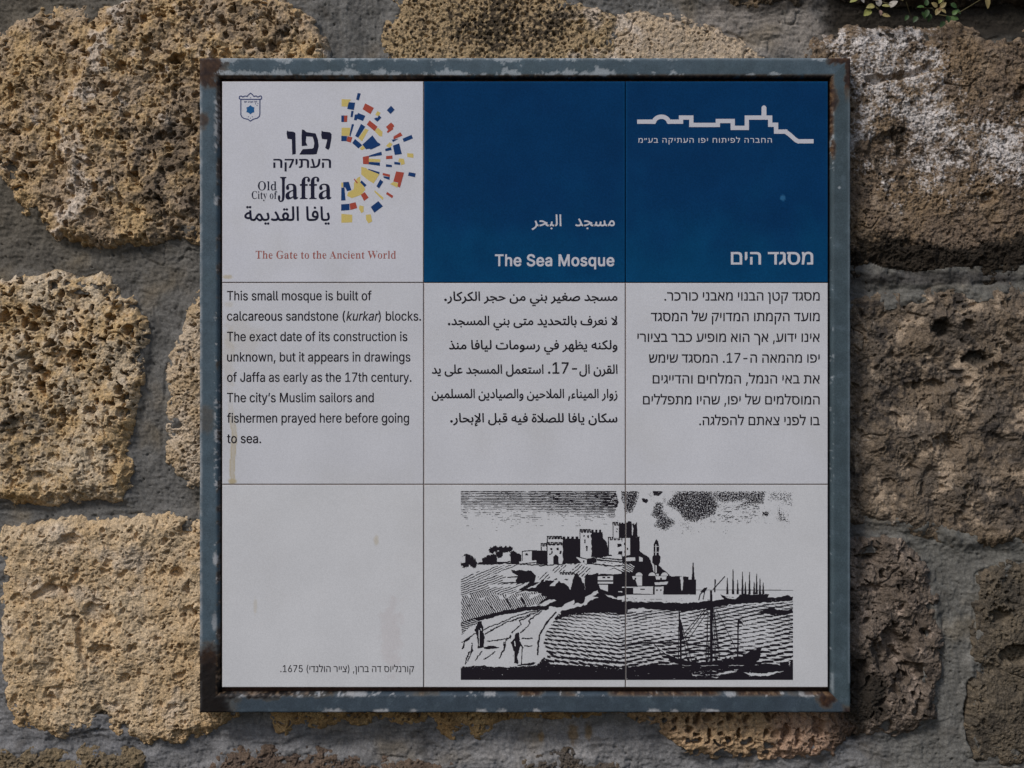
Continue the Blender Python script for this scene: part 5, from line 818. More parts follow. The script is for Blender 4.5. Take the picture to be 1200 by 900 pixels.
GLYPHS['math'] = [
[32,175],
[119808,437,[-9,0,0,18,18,3,15,9,25,45,157,391,18,-1,160,-378,27,-53,14,-12,18,-4,0,-18,-214,0,0,18,41,7,13,21,-10,35,-20,51,-150,0,-24,-61,-3,-12,-1,-11,12,-22,37,-8,4,0,0,-18],[113,161,129,0,-65,158]],
[119810,468,[257,-11,-64,8,-56,23,-46,36,-35,48,-22,58,-8,66,8,66,22,57,36,48,47,36,56,23,64,7,50,-6,58,-19,21,-5,20,8,11,22,18,0,0,-157,-17,0,-28,56,-36,43,-43,27,-48,9,-53,-13,-38,-41,-23,-68,-7,-95,8,-88,25,-64,42,-38,59,-12,40,5,40,16,37,26,33,35,19,-17,-52,-56,-63,-33]],
[119814,508,[268,-10,-68,7,-59,22,-48,36,-36,48,-22,58,-7,68,7,66,22,57,36,47,46,36,56,23,62,7,54,-6,58,-18,19,-5,18,7,13,22,18,0,0,-157,-17,0,-17,38,-21,33,-25,27,-28,20,-30,13,-32,4,-53,-13,-38,-41,-23,-67,-7,-94,8,-93,26,-68,26,-30,32,-18,37,-6,33,3,20,11,11,18,4,26,0,57,-4,26,-10,16,-20,9,-34,3,0,16,225,0,0,-16,-27,-3,-16,-8,-8,-16,-3,-27,0,-99,-89,-29]],
[119817,331,[109,-65,-31,3,-27,8,-22,14,-18,18,-11,21,-3,24,3,21,11,17,15,10,18,4,20,-4,15,-9,10,-15,4,-19,-8,-29,-8,-18,7,-16,21,-5,21,4,13,11,9,46,0,346,-6,42,-7,13,-13,8,-43,9,0,16,235,0,0,-16,-37,-8,-11,-8,-6,-12,-5,-44,0,-278,-9,-68,-27,-48,-46,-29]],
[119822,525,[261,-11,-48,5,-44,13,-40,22,-35,29,-28,35,-21,41,-13,45,-4,49,4,48,13,45,21,41,29,35,35,29,40,22,46,14,49,4,48,-4,44,-14,40,-21,34,-28,28,-35,22,-41,13,-46,4,-49,-4,-49,-13,-45,-22,-41,-29,-35,-35,-29,-40,-22,-45,-13],[265,12,50,14,36,40,21,67,7,95,-8,93,-23,68,-38,41,-50,13,-50,-13,-36,-41,-22,-67,-7,-94,8,-93,24,-68,38,-41]],
[119827,423,[92,0,0,17,31,4,19,10,10,19,4,31,0,352,-7,0,-47,-7,-37,-23,-24,-36,-12,-49,-18,0,0,137,399,0,0,-138,-16,0,-19,65,-42,38,-64,13,-6,0,0,-352,4,-32,9,-19,20,-9,32,-4,0,-17]],
[119830,611,[171,-11,-139,404,-17,34,-12,8,-18,4,0,16,196,0,0,-16,-31,-7,-7,-9,-3,-13,8,-37,75,-220,78,200,-15,46,-8,19,-11,11,-38,10,0,16,210,0,0,-16,-35,-7,-11,-20,6,-26,75,-220,67,203,8,37,-3,15,-8,9,-35,9,0,16,121,0,0,-16,-17,-6,-13,-12,-19,-42,-129,-390,-18,0,-112,320,-126,-320]],
[119834,344,[255,-10,-29,5,-18,15,-8,25,-49,-33,-56,-11,-31,5,-24,15,-15,23,-5,29,11,41,32,32,56,28,80,26,0,51,-3,25,-9,16,-16,10,-23,4,-33,-6,-11,-16,9,-17,10,-26,-3,-16,-10,-13,-15,-8,-18,-3,-18,3,-14,9,-9,15,-3,18,4,23,12,19,20,17,26,13,31,8,36,2,61,-6,40,-20,22,-33,8,-49,0,-148,2,-22,9,-6,16,8,9,-14,-35,-29],[151,34,23,7,25,22,0,106,-45,-18,-27,-28,-9,-39,8,-38]],
[119836,294,[156,-10,-37,5,-32,16,-28,24,-21,33,-14,38,-5,44,6,46,15,41,24,34,32,26,37,16,42,6,43,-5,32,-16,21,-23,6,-30,-2,-17,-9,-13,-13,-8,-17,-3,-22,5,-13,16,-5,26,1,10,0,10,-7,19,-21,7,-31,-12,-20,-37,-6,-61,6,-64,19,-47,29,-28,38,-10,35,9,32,25,14,-12,-37,-39,-43,-23]],
[119837,370,[140,-10,-33,5,-29,15,-25,25,-18,31,-12,38,-4,43,5,49,12,41,19,35,26,25,31,16,34,5,43,-9,34,-29,0,121,-3,18,-8,11,-36,9,0,16,143,0,0,-380,6,-34,10,-9,18,-4,0,-17,-59,-5,-71,-16,0,49,-35,-37],[171,28,16,3,15,10,13,15,8,20,0,166,-6,15,-11,13,-32,11,-27,-8,-17,-23,-9,-40,-3,-57,2,-55,10,-40,16,-22]],
[119838,301,[154,-10,-37,5,-32,15,-27,25,-21,34,-13,40,-5,48,5,44,14,39,21,33,28,25,33,15,37,5,52,-9,40,-29,25,-46,9,-61,0,-7,-166,0,10,-69,27,-41,45,-14,38,11,33,33,15,-13,-37,-46,-43,-28],[116,192,85,0,0,23,-8,62,-12,15,-20,5,-25,-11,-15,-31,-5,-52]],
[119839,214,[15,0,0,16,25,6,10,13,2,38,0,204,-36,0,0,33,36,0,0,43,8,47,25,36,38,21,51,8,38,-5,28,-14,17,-21,6,-25,-3,-19,-8,-14,-13,-9,-15,-3,-29,10,-8,11,-2,15,8,29,3,6,1,7,-4,8,-13,2,-17,-3,-10,-10,-5,-40,0,-80,55,0,0,-33,-55,0,0,-212,2,-25,8,-14,15,-8,26,-2,0,-16]],
[119841,381,[18,0,0,16,27,10,7,30,0,343,-6,30,-10,8,-17,3,0,15,129,0,0,-188,42,38,53,13,49,-12,29,-35,9,-59,0,-156,7,-30,10,-7,16,-3,0,-16,-161,0,0,16,5,0,21,10,7,30,0,161,-6,41,-10,10,-16,3,-30,-9,-25,-27,0,-179,6,-30,10,-7,16,-3,0,-16]],
[119842,198,[101,362,-20,4,-16,10,-11,17,-4,19,4,20,11,17,16,11,20,3,19,-3,17,-11,10,-17,4,-20,-4,-19,-11,-17,-16,-10],[18,0,0,16,27,10,7,30,0,196,-5,33,-27,8,1,17,127,0,0,-254,6,-30,26,-10,0,-16]],
[119845,200,[18,0,0,16,27,10,7,30,0,342,-5,31,-9,7,-18,3,0,16,128,0,0,-399,6,-30,26,-10,0,-16]],
[119847,381,[18,0,0,16,27,10,7,30,0,197,-6,31,-10,7,-17,3,0,16,129,0,0,-43,42,39,53,12,49,-12,29,-35,9,-59,0,-156,7,-30,10,-7,16,-3,0,-16,-161,0,0,16,5,0,21,10,7,30,0,161,-6,41,-10,10,-16,3,-30,-9,-25,-27,0,-179,6,-30,10,-7,16,-3,0,-16]],
[119848,337,[169,-10,-42,5,-37,16,-30,26,-22,33,-14,40,-5,44,5,45,14,40,22,33,30,25,37,16,41,5,41,-5,36,-15,30,-25,23,-33,14,-40,5,-46,-5,-46,-14,-39,-23,-33,-30,-25,-35,-16],[169,11,24,7,16,21,8,42,3,73,-3,73,-9,44,-16,21,-23,7,-25,-7,-16,-21,-8,-44,-3,-73,3,-72,8,-43,16,-21]],
[119851,288,[18,0,0,16,27,10,7,30,0,196,-6,33,-26,8,1,17,125,0,0,-58,19,28,22,21,23,13,23,4,25,-3,17,-11,11,-17,3,-21,-2,-18,-9,-14,-13,-9,-17,-3,-26,9,-15,19,-18,10,-14,-5,-13,-14,-10,-21,-3,-28,0,-136,3,-19,7,-12,38,-9,0,-16]],
[119853,228,[124,-9,-35,5,-23,14,-13,26,-5,35,0,208,-28,0,0,21,68,69,41,55,15,0,0,-114,64,0,0,-31,-64,0,0,-197,5,-31,8,-8,11,-3,21,9,17,26,16,-9,-24,-42,-33,-25]],
[119858,300,[52,-140,-23,3,-19,12,-13,18,-4,23,3,17,9,14,13,10,18,3,28,-9,8,-12,3,-15,-1,-5,0,-6,3,-9,9,-3,13,7,15,18,15,30,11,39,-104,256,-11,24,-10,12,-18,6,-2,0,0,17,167,0,0,-17,-26,-4,-8,-14,2,-8,3,-10,52,-138,45,122,6,19,2,14,-9,15,-26,4,0,17,97,0,0,-17,-13,-3,-10,-9,-18,-39,-97,-266,-33,-72,-16,-21,-18,-14]],
]

FONT = {}
for _f, _d in GLYPHS.items():
    FONT[_f] = {chr(g[0]): (g[1], [np.cumsum(np.array(v).reshape(-1, 2), 0).astype(float) for v in g[2:]]) for g in _d}
CAP = {'latin': 509.0, 'hebrew': 475.0, 'arabic': 423.0, 'math': 455.0}

PRES = {}
for _c in range(0xFE70, 0xFEFD):
    _q = unicodedata.decomposition(chr(_c)).split()
    if _q: PRES.setdefault(''.join(chr(int(v, 16)) for v in _q[1:]), {})[_q[0][1:-1]] = chr(_c)
def shape(s):
    """Arabic letters joined into their written forms"""
    out, i = [], 0
    while i < len(s):
        ch = s[i:i + 2] if (s[i] == '\u0644' and s[i:i + 2] in PRES) else s[i]
        out.append(ch); i += len(ch)
    r = ''
    for k, ch in enumerate(out):
        f = PRES.get(ch)
        if not f or 'isolated' not in f: r += ch; continue
        prev = ch != '\u0621' and k > 0 and 'initial' in PRES.get(out[k - 1], {})
        nxt = k + 1 < len(out) and 'final' in PRES.get(out[k + 1], {}) and 'initial' in f
        r += f.get('medial' if prev and nxt else 'final' if prev else 'initial' if nxt else 'isolated', f['isolated'])
    return r
def visual(s):
    """right-to-left line in left-to-right drawing order, digits kept in order"""
    s = s[::-1].translate(str.maketrans('()', ')('))
    out, run = '', ''
    for ch in s + '\0':
        if ch.isdigit(): run = ch + run
        else: out += run + ch; run = ''
    return out[:-1]
def offset(c, e, ex=None):
    if not e and not ex: return c
    ex = e if ex is None else ex
    p = np.roll(c, 1, 0); q = np.roll(c, -1, 0)
    d1 = c - p; d2 = q - c
    n1 = np.stack([-d1[:, 1], d1[:, 0]], 1); n2 = np.stack([-d2[:, 1], d2[:, 0]], 1)
    n1 /= np.linalg.norm(n1, axis=1, keepdims=True) + 1e-9; n2 /= np.linalg.norm(n2, axis=1, keepdims=True) + 1e-9
    n = n1 + n2; n /= np.maximum(np.linalg.norm(n, axis=1, keepdims=True), 0.75)
    return c + n * np.array([ex, e])
CACHE = {}
def glyph(font, ch, bold, boldx):
    k = (font, ch, bold, boldx)
    if k not in CACHE:
        f = font if ch in FONT[font] else 'latin'
        adv, cs = FONT[f][ch]
        if f != font: s = 1.09 if font == 'hebrew' else 1.03; cs = [c * s for c in cs]; adv *= s
        if cs:
            sgn = 1 if SIGN_OUT[f] else -1
            cs = [offset(c, sgn * bold, sgn * boldx) for c in cs]
            P, F = tri_contours([[tuple(p) for p in c] for c in cs])
        else: P, F = np.zeros((0, 2)), np.zeros((0, 3), int)
        CACHE[k] = (adv, P, F)
    return CACHE[k]
SIGN_OUT = {}
for _f in FONT:                                     # which way round the outer contours run
    _c = max((c for g in FONT[_f].values() for c in g[1]), key=lambda c: abs(area(c)))
    SIGN_OUT[_f] = area(_c) < 0
def text(parent, mat, font, s, xl, xr, base, cap, bold=0, boldx=None, italic=None, track=0, name='lettering', z=INK_Z):
    """one line set between xl and xr (photograph px), letters cap px high standing on base"""
    boldx = bold if boldx is None else boldx
    x = 0; Ps, Fs, off = [], [], 0
    for i, ch in enumerate(s):
        adv, P, F = glyph(font, ch, bold, boldx)
        if len(F):
            Q = P.copy()
            if italic and italic[0] <= i < italic[1]: Q[:, 0] += 0.21 * Q[:, 1]
            Q[:, 0] += x; Ps.append(Q); Fs.append(F + off); off += len(Q)
        x += adv + track
    P = np.concatenate(Ps); F = np.concatenate(Fs)
    lo, hi = P[:, 0].min(), P[:, 0].max()
    sy = cap / CAP[font]
    Q = np.stack([xl + (P[:, 0] - lo) * (xr - xl) / (hi - lo), base - P[:, 1] * sy], 1)
    return ink(name, Q, F, mat, parent, z)

# ---- white tile with the English text
for s, xr, b in (("This small mosque is built of", 435.5, 351.9), ("calcareous sandstone (kurkar) blocks.", 493.4, 375.7), ("The exact date of its construction is", 477.4, 399.7),
                 ("unknown, but it appears in drawings", 481, 423.6), ("of Jaffa as early as the 17th century.", 482.2, 447.4), ("The city’s Muslim sailors and", 438, 471.3),
                 ("fishermen prayed here before going", 479.4, 495.2), ("to sea.", 306, 519.2)):
    i = s.find('kurkar')
    text(T_ENG, M_BLACK, 'latin', s, 266.0, xr, b, 10.9, 7, 11, italic=(i, i + 6) if i >= 0 else None)
# ---- white tile with the Arabic text
for s, xl, b in (('مسجد صغير بني من حجر الكركار.', 520.5, 352.4), ('لا نعرف بالتحديد متى بني المسجد.', 524.8, 380.8), ('ولكنه يظهر في رسومات ليافا منذ', 526, 409.2),
                 ('القرن ال-17. استعمل المسجد على يد', 505.8, 437.8), ('زوار الميناء, الملاحين والصيادين المسلمين', 505.8, 466.4), ('سكان يافا للصلاة فيه قبل الإبحار.', 527.5, 494.8)):
    text(T_ARA, M_BLACK, 'arabic', visual(shape(s)), xl, 723.6, b, 10.6, 13, 13)
# ---- white tile with the Hebrew text
for s, xl, b in (('מסגד קטן הבנוי מאבני כורכר.', 778.5, 352.2), ('מועד הקמתו המדויק של המסגד', 762.7, 376.3), ('אינו ידוע, אך הוא מופיע כבר בציורי', 746.9, 400.6),
                 ('יפו מהמאה ה-17. המסגד שימש', 760.5, 425.0), ('את באי הנמל, המלחים והדייגים', 764.8, 449.4), ('המוסלמים של יפו, שהיו מתפללים', 753.4, 473.9), ('בו לפני צאתם להפלגה.', 819.3, 498.2)):
    text(T_HEB, M_BLACK, 'hebrew', visual(s), xl, 960.6, b, 9.7, 7, 9)
text(T_CAP, M_BLACK, 'hebrew', visual('קורנליוס דה ברון, (צייר הולנדי) 1675.'), 328.5, 485.2, 787.6, 7.0, 2, 4)
# ---- blue tiles
text(T_SEA, M_WHITE, 'latin', 'The Sea Mosque', 580, 720, 311.6, 13.2, 19, 23, track=18)
text(T_SEA, M_WHITE, 'arabic', visual(shape('مسجد البحر').replace(' ', '   ')), 623, 720.5, 265.0, 13.6, 6, 9)
text(T_SKY, M_WHITE, 'hebrew', visual('מסגד הים'), 856.5, 953, 309.8, 14.2, 11, 15)
text(T_SKY, M_WHITE, 'hebrew', visual('החברה לפיתוח יפו העתיקה בע״מ'), 748, 904.5, 167.2, 5.3, 6, 6, track=60)
def zl(p): return [(735 + x / 5.217, 110 + y / 5.217) for x, y in p]
arc = [(150, 170)] + [(209 + 48 * math.cos(a), 184 + 44 * math.sin(a)) for a in np.linspace(math.pi * 1.08, math.pi * 1.92, 12)] + [(268, 170)]
arc[1:-1] = [(209 + 46 * math.cos(a), 178 + 38 * math.sin(a)) for a in np.linspace(math.pi * 1.06, math.pi * 1.94, 12)]
sky_path = [(68, 170)] + arc + [(329, 170), (329, 145), (392, 145), (392, 190), (554, 190), (554, 166), (645, 166), (645, 208), (731, 208), (731, 145), (874, 145), (874, 189), (910, 189), (910, 231), (966, 231)] + \
           [(966 + 78 * t + 2, 231 + 58 * (t ** 1.0) * (1 + 0.35 * math.sin(math.pi * t) * (t - .35))) for t in (0.12, .3, .5, .7, .85)] + [(1046, 290), (1132, 290)]
twr = [(821, 140), (821, 86)] + [(836 + 15 * math.cos(a), 86 + 15 * math.sin(a)) for a in np.linspace(math.pi, 2 * math.pi, 9)] + [(851, 140)]
segs = [zl(sky_path[i:i + 2]) for i in range(len(sky_path) - 1)]
cs = []
for a, b in segs: cs += stroke_quads([a, b], 5.0, 1.0 if (a[0] == b[0] or a[1] == b[1]) and a[0] > 795 and b[0] < 921 or (a[1] == b[1] and b[0] < 803 and a[0] > 780) or a[0] == b[0] else 0.55)
def oriented(c): return c if area(c) > 0 else c[::-1]
P, F = tri_contours(cs + [oriented(zl(twr))])
ink('skyline_logo', P, F, M_WHITE, T_SKY)

# ---- white tile with the logo
MOS1 = {'Y': [[(92,145),(195,150),(170,180),(155,225),(92,222)], [(470,272),(505,290),(480,325),(448,312)], [(92,447),(185,447),(178,532),(92,532)], [(340,455),(378,470),(308,590),(270,558)],
              [(475,445),(525,490),(520,540),(490,535),(440,482)], [(318,632),(342,662),(310,685),(284,668)], [(600,600),(630,620),(600,660),(560,640)], [(380,772),(500,780),(500,808),(380,808)],
              [(700,770),(750,775),(760,830),(720,840),(715,812),(690,805)], [(785,715),(850,720),(850,765),(785,755)]],
        'N': [[(168,178),(235,183),(222,260),(152,248)], [(262,80),(294,86),(274,158),(246,150)], [(487,315),(512,340),(470,384),(434,352),(460,338),(468,345)], [(614,215),(652,257),(608,302),(570,262)],
              [(90,318),(118,318),(118,386),(90,386)], [(195,270),(219,270),(208,337),(187,332)], [(232,308),(262,306),(265,290),(343,322),(318,376),(272,358),(258,352),(250,370),(223,366)],
              [(200,408),(224,412),(184,540),(175,530)], [(90,534),(150,536),(145,588),(90,588)], [(298,406),(343,436),(268,552),(236,534)], [(418,528),(470,598),(502,618),(500,632),(400,678),(385,668),(350,674),(312,625)],
              [(235,565),(310,630),(270,665),(206,608)], [(620,573),(640,573),(692,562),(635,597)], [(830,522),(846,560),(748,597),(736,562)], [(700,612),(728,724),(654,734),(634,636)], [(614,652),(620,682),(556,694),(552,670)],
              [(512,700),(518,736),(382,754),(382,740)], [(380,808),(496,814),(496,848),(378,832)], [(562,832),(622,840),(622,862),(560,858)], [(648,806),(710,814),(710,838),(648,832)]],
        'R': [[(342,190),(433,238),(397,303),(314,252)], [(118,318),(155,318),(150,386),(118,386)], [(155,536),(206,548),(190,604),(145,590)], [(388,370),(472,436),(440,482),(358,414)],
              [(614,392),(640,415),(648,435),(632,445),(640,460),(580,503),(568,490),(585,470),(560,438)], [(714,495),(735,530),(640,572),(640,540)], [(316,756),(380,742),(380,832),(320,830)], [(562,746),(628,740),(630,774),(562,778)]]}
MOS2 = {'Y': [[(300,185),(350,195),(370,215),(480,255),(490,265),(430,360),(380,330),(300,265)], [(640,342),(688,358),(680,405),(605,365)], [(260,300),(290,285),(290,340),(330,395),(345,425),(300,480),(200,515),(150,490),(160,455),(220,420),(225,350)],
              [(90,350),(108,350),(108,400),(90,402)], [(440,430),(535,510),(525,535),(440,450)], [(282,590),(325,600),(325,660),(300,672),(275,625)], [(90,680),(205,690),(205,770),(90,775)], [(350,690),(400,685),(415,760),(375,780),(350,740)]],
        'N': [[(376,206),(492,240),(490,262),(372,214)], [(535,282),(600,294),(596,322),(535,298)], [(500,316),(532,342),(488,412),(460,390)], [(802,240),(874,254),(866,294),(794,278)], [(304,328),(356,376),(336,398),(288,348)],
              [(110,346),(168,342),(196,430),(150,440),(130,400),(112,400)], [(90,405),(122,402),(134,538),(88,540)], [(480,546),(528,600),(438,668),(400,608)], [(88,580),(176,574),(176,640),(88,648)]],
        'R': [[(528,248),(602,266),(600,291),(524,272)], [(668,232),(752,245),(708,404),(682,390),(690,352),(638,338)], [(228,308),(264,352),(256,362),(222,318)], [(336,450),(378,508),(330,545),(296,480)],
              [(575,450),(638,490),(625,515),(560,470)], [(178,572),(240,558),(258,620),(184,640)]]}
for key, mat, zz in (('Y', M_YELLOW, 0.10), ('N', M_BLUEINK, 0.20), ('R', M_RED, 0.15)):
    L = [[(390 + x / 9, 100 + y / 9) for x, y in p] for p in MOS1[key]] + [[(390 + x / 9, 175 + y / 9) for x, y in p] for p in MOS2[key]]
    polys({'Y': 'yellow_mosaic', 'N': 'blue_mosaic', 'R': 'red_mosaic'}[key], L, mat, T_LOGO, zz)
def zh(p): return [(270 + x / 7.2, 140 + y / 7.2) for x, y in p]
polys('lettering', [zh(p) for p in (
    [(478,92),(490,100),(530,103),(548,112),(552,290),(522,298),(518,168),(482,162),(474,120)],
    [(604,84),(622,88),(640,106),(720,118),(738,170),(745,225),(728,292),(700,296),(582,296),(602,262),(612,250),(690,246),(702,238),(708,200),(700,165),(694,146),(640,142),(636,190),(650,220),(602,224),(600,140)],
    [(770,94),(784,102),(840,108),(854,124),(852,160),(838,240),(826,258),(800,240),(818,170),(772,164),(766,130)])], M_NAVY, T_LOGO)
text(T_LOGO, M_NAVY, 'hebrew', visual('העתיקה'), 320.3, 388.0, 196.6, 10.2, 12, 16)
text(T_LOGO, M_NAVY, 'arabic', visual(shape('يافا القديمة')), 286.2, 386.6, 258.6, 16.6, 9, 11)
def bold(s): return ''.join(chr(0x1D400 + ord(c) - 65) if 'A' <= c <= 'Z' else chr(0x1D41A + ord(c) - 97) if 'a' <= c <= 'z' else c for c in s)
text(T_LOGO, M_NAVY, 'math', bold('Old'), 302.2, 324.0, 222.9, 10.3, 2, -11)
text(T_LOGO, M_NAVY, 'math', bold('City of'), 295.0, 324.8, 233.0, 8.9, 2, -11)
text(T_LOGO, M_NAVY, 'math', bold('J'), 325.6, 335.6, 233.0, 25.6, 2, -4)
text(T_LOGO, M_NAVY, 'math', bold('affa'), 334.4, 388.4, 233.2, 25.6, 2, -6)
text(T_LOGO, M_TEXTRED, 'math', bold('The Gate to the Ancient World'), 299.6, 464.0, 303.0, 9.0, 2, -13)
def zc(p): return [(275 + x / 18, 100 + y / 18) for x, y in p]
crest = [[(130, 298), (130, 620), (150, 665), (200, 700), (280, 715), (332, 755), (390, 715), (470, 695), (520, 655), (532, 610), (532, 298)],
         [(125, 295), (545, 295)], [(125, 295), (98, 280), (98, 240), (120, 226), (150, 228), (165, 246), (190, 238), (205, 226), (240, 226), (262, 236), (285, 206), (335, 164), (380, 200), (405, 236), (430, 224), (462, 226), (480, 246), (510, 238), (525, 226), (555, 224), (570, 250), (565, 285), (545, 295)]]
strokes('crest', [zc(p) for p in crest], 1.15, M_CREST, T_LOGO, 0.5)
hexa = lambda r1, r2, n: [(332 + (r1 if k % 2 == 0 else r2) * math.sin(math.pi * k / n), 515 - (r1 if k % 2 == 0 else r2) * math.cos(math.pi * k / n)) for k in range(2 * n)]
dots = lambda pts, r: [[(x + r * math.cos(a), y + r * math.sin(a)) for a in np.linspace(0, 2 * math.pi, 7)[:-1]] for x, y in pts]
polys('crest_flower', [zc(hexa(98, 74, 6))], M_FLOWER, T_LOGO)
polys('crest_stars', [zc(p) for p in dots([(440, 390), (472, 425), (490, 385), (332, 692), (290, 662), (372, 662), (335, 262)], 11)], M_CREST, T_LOGO)
text(T_LOGO, M_CREST, 'hebrew', visual('תל אביב יפו'), 286.2, 301.2, 120.2, 1.7, 20, 20, name='crest_lettering')

# ------------------------------------------------------------------ the engraving, drawn as ink lines on a fine grid and laid on its two tiles
def engraving():
    Q = 2.5
    W, H = int(389.5 * Q), int(221.5 * Q)
    X, Y = np.meshgrid(540 + (np.arange(W) + .5) / Q, 575.5 + (np.arange(H) + .5) / Q)
    I = np.zeros(X.shape, bool)
    n1 = fbm(X, Y, 2.0, 2, 601, .8); n0 = fbm(X, Y, 1.1, 2, 602, .8); n2 = fbm(X, Y, 9, 3, 603); n3 = fbm(X / 9, Y, 1.15, 3, 605, .8); n4 = fbm(X, Y, 30, 3, 607)
    wX = X + 1.1 * fbm(X, Y, 6, 2, 611); wY = Y + 1.1 * fbm(X, Y, 6, 2, 613)
    A6 = lambda p: [(535 + x / 6, 570 + y / 6) for x, y in p]
    A7 = lambda p: [(535 + x / 6, 680 + y / 6) for x, y in p]
    A8 = lambda p: [(730 + x / 5.854, 570 + y / 5.854) for x, y in p]
    A9 = lambda p: [(730 + x / 5.854, 680 + y / 5.854) for x, y in p]
    def inside(p, warp=True, soft=False):
        d = poly_sd(wX if warp else X, wY if warp else Y, p)
        return d if soft else d > 0
    def fill(p, warp=False): I[inside(p, warp)] = True
    def clear(p, warp=False): I[inside(p, warp)] = False
    def line(p, w, warp=False): I[line_d(wX if warp else X, wY if warp else Y, p) < w / 2] = True
    def wline(p, w): I[line_d(X, Y, p) < w / 2] = False
    def hatch(p, ang, gap, thr=0.0, warp=True):
        c, s = math.cos(ang), math.sin(ang)
        v = -s * X + c * Y + 0.8 * n2
        lines = np.sin(v * 2 * math.pi / gap) + 0.55 * n1 > thr
        m = inside(p, warp); I[m] = lines[m]
    # sky: ruled lines on the left, stippled cloud on the right
    yy = (Y - 575.5)
    dens = 1.10 - 0.9 * sstep(14, 30, yy + 5 * n4 + 0.05 * (650 - X)) * 1.0 - 0.85 * sstep(22, 56, yy) + 0.4 * sstep(600, 730, X) * (1 - sstep(14, 42, yy)) - .15 * blob(X, Y, 580, 590, 30, 8, 3)
    ruled = np.sin(2 * math.pi * (Y + 0.3 * n2) / 1.9)
    m = (X < 722 + 5 * n2) & (yy < 72) & (0.9 * dens - 0.95 + 0.75 * ruled + 0.75 * n3 + 0.30 * n2 + 0.3 * n4 > 0)
    I |= m
    for pts, th in (([(380,35),(600,35),(645,120),(630,190),(560,215),(500,240),(430,230),(380,170),(300,120)], .05), ([(600,35),(975,35),(960,115),(880,125),(780,145),(850,95),(700,110),(640,90)], .15),
                    ([(1000,35),(1165,35),(1165,140),(1100,110),(1000,90)], .45), ([(-5,35),(108,35),(90,110),(60,170),(20,180),(-5,60)], .0), ([(230,110),(270,120),(280,190),(360,250),(290,300),(215,270),(240,220),(190,200)], .1),
                    ([(210,35),(265,38),(240,60),(220,55)], -.4), ([(135,88),(165,90),(160,108),(140,105)], -.6), ([(1060,150),(1100,180),(1140,250),(1060,230)], .35), ([(960,180),(990,180),(985,200),(962,198)], -.2)):
        d = inside(A8(pts), True, True)
        I[(d > -1) & (0.45 * n1 + 0.75 * n0 + 0.09 * np.clip(d, -4, 3) > th)] = True
    d = inside(A8([(180,35),(1165,35),(1165,130),(1110,260),(900,235),(700,270),(480,330),(260,300),(180,200)]), True, True)
    I[(d > -2) & (n0 + 0.5 * n2 + 0.3 * n4 - 0.6 * blob(X, Y, 752, 598, 12, 18, 8) > 0.72)] = True
    d = inside(A8([(640,120),(960,130),(920,225),(760,245),(560,250),(640,190)]), True, True)
    I[(d > 0) & (n3 + .3 * n1 > 0.45)] = True
    d = inside(A8([(220,260),(520,330),(780,290),(790,320),(560,345),(340,320)]), True, True)
    I[(d > 0) & (n1 + n2 > 1.0)] = True
    # hill on the left and under the castle
    hill = A6([(25,575),(140,545),(300,540),(420,545),(640,545),(840,490),(1190,480),(1190,760),(600,900),(25,1000)])
    clear(hill)
    hatch(A6([(30,640),(280,560),(470,545),(340,590),(160,660),(30,700)]), -0.42, 2.6, 0.60)
    hatch(A6([(30,690),(300,620),(560,700),(420,760),(30,780)]), -0.35, 2.5, 0.40)
    hatch(A6([(570,640),(700,560),(850,540),(960,580),(900,640),(840,620),(720,600),(600,680)]), -0.75, 3.1, 0.62)
    dome_ = inside(A6([(570,640),(700,560),(850,540),(960,580),(900,640),(840,620),(720,600),(600,680)]), True)
    I[dome_ & (fbm(X, Y, 10, 3, 641) > 0.25)] = False
    I[dome_ & (0.5 * n1 + 0.75 * n0 > 0.85)] = True
    fill(A6([(560,700),(610,650),(650,690),(700,640),(760,720),(830,740),(1000,700),(1190,760),(1190,820),(520,820)]), True)
    for p in ([(570,705),(620,655),(640,680),(600,720)], [(650,700),(690,655),(720,650),(690,700)], [(500,720),(540,690),(590,670),(550,715)]): clear(A6(p), True)
    line(A6([(150,545),(400,540),(600,556),(760,545),(860,535),(960,545),(1100,560),(1190,556)]), 1.4, True)
    # trees
    for x, y, r in ((70,500,26),(100,520,30),(60,540,30),(120,545,26),(250,450,22),(270,440,22),(310,440,20),(345,445,24),(375,440,20),(260,500,26),(300,480,24),(200,520,22),(230,505,22),(400,480,26),(420,500,30),(330,470,22)):
        I[((X - 535 - x / 6) ** 2 + (Y - 570 - y / 6) ** 2) * 36 < (r * (1 + .35 * n1)) ** 2] = True
    fill(A6([(380,460),(455,480),(455,550),(380,545)])); fill(A6([(150,540),(250,500),(390,530),(300,545)]), True)
    clear(A6([(325,465),(372,462),(372,500),(325,500)])); clear(A6([(285,505),(360,502),(360,530),(285,530)])); line(A6([(285,532),(360,532)]), .8)
    clear(A6([(32,500),(62,485),(62,535),(32,540)]))
    # castle: lit fronts and dark flanks with battlements
    def tower(x0, x1, xs, yt, yb, merl=4, win=()):
        clear(A6([(x0, yt), (x1, yt), (x1, yb), (x0, yb)]))
        fill(A6([(x1, yt + 4), (xs, yt + 4), (xs, yb), (x1, yb)]), True)
        line(A6([(x0, yb), (x0, yt)]), 1.0); k = (x1 - x0) / merl
        for i in range(merl):
            a = x0 + i * k
            clear(A6([(a, yt - 12), (a + k * .55, yt - 12), (a + k * .55, yt + 6), (a, yt + 6)]))
            line(A6([(a, yt), (a, yt - 14), (a + k * .55, yt - 14), (a + k * .55, yt + 3), (a + k, yt + 3)]), 1.3)
        ns = max(2, int((xs - x1) / 26)); ks = (xs - x1) / ns
        for i in range(ns):
            a = x1 + i * ks; fill(A6([(a, yt - 13), (a + ks * .6, yt - 13), (a + ks * .6, yt + 6), (a, yt + 6)]))
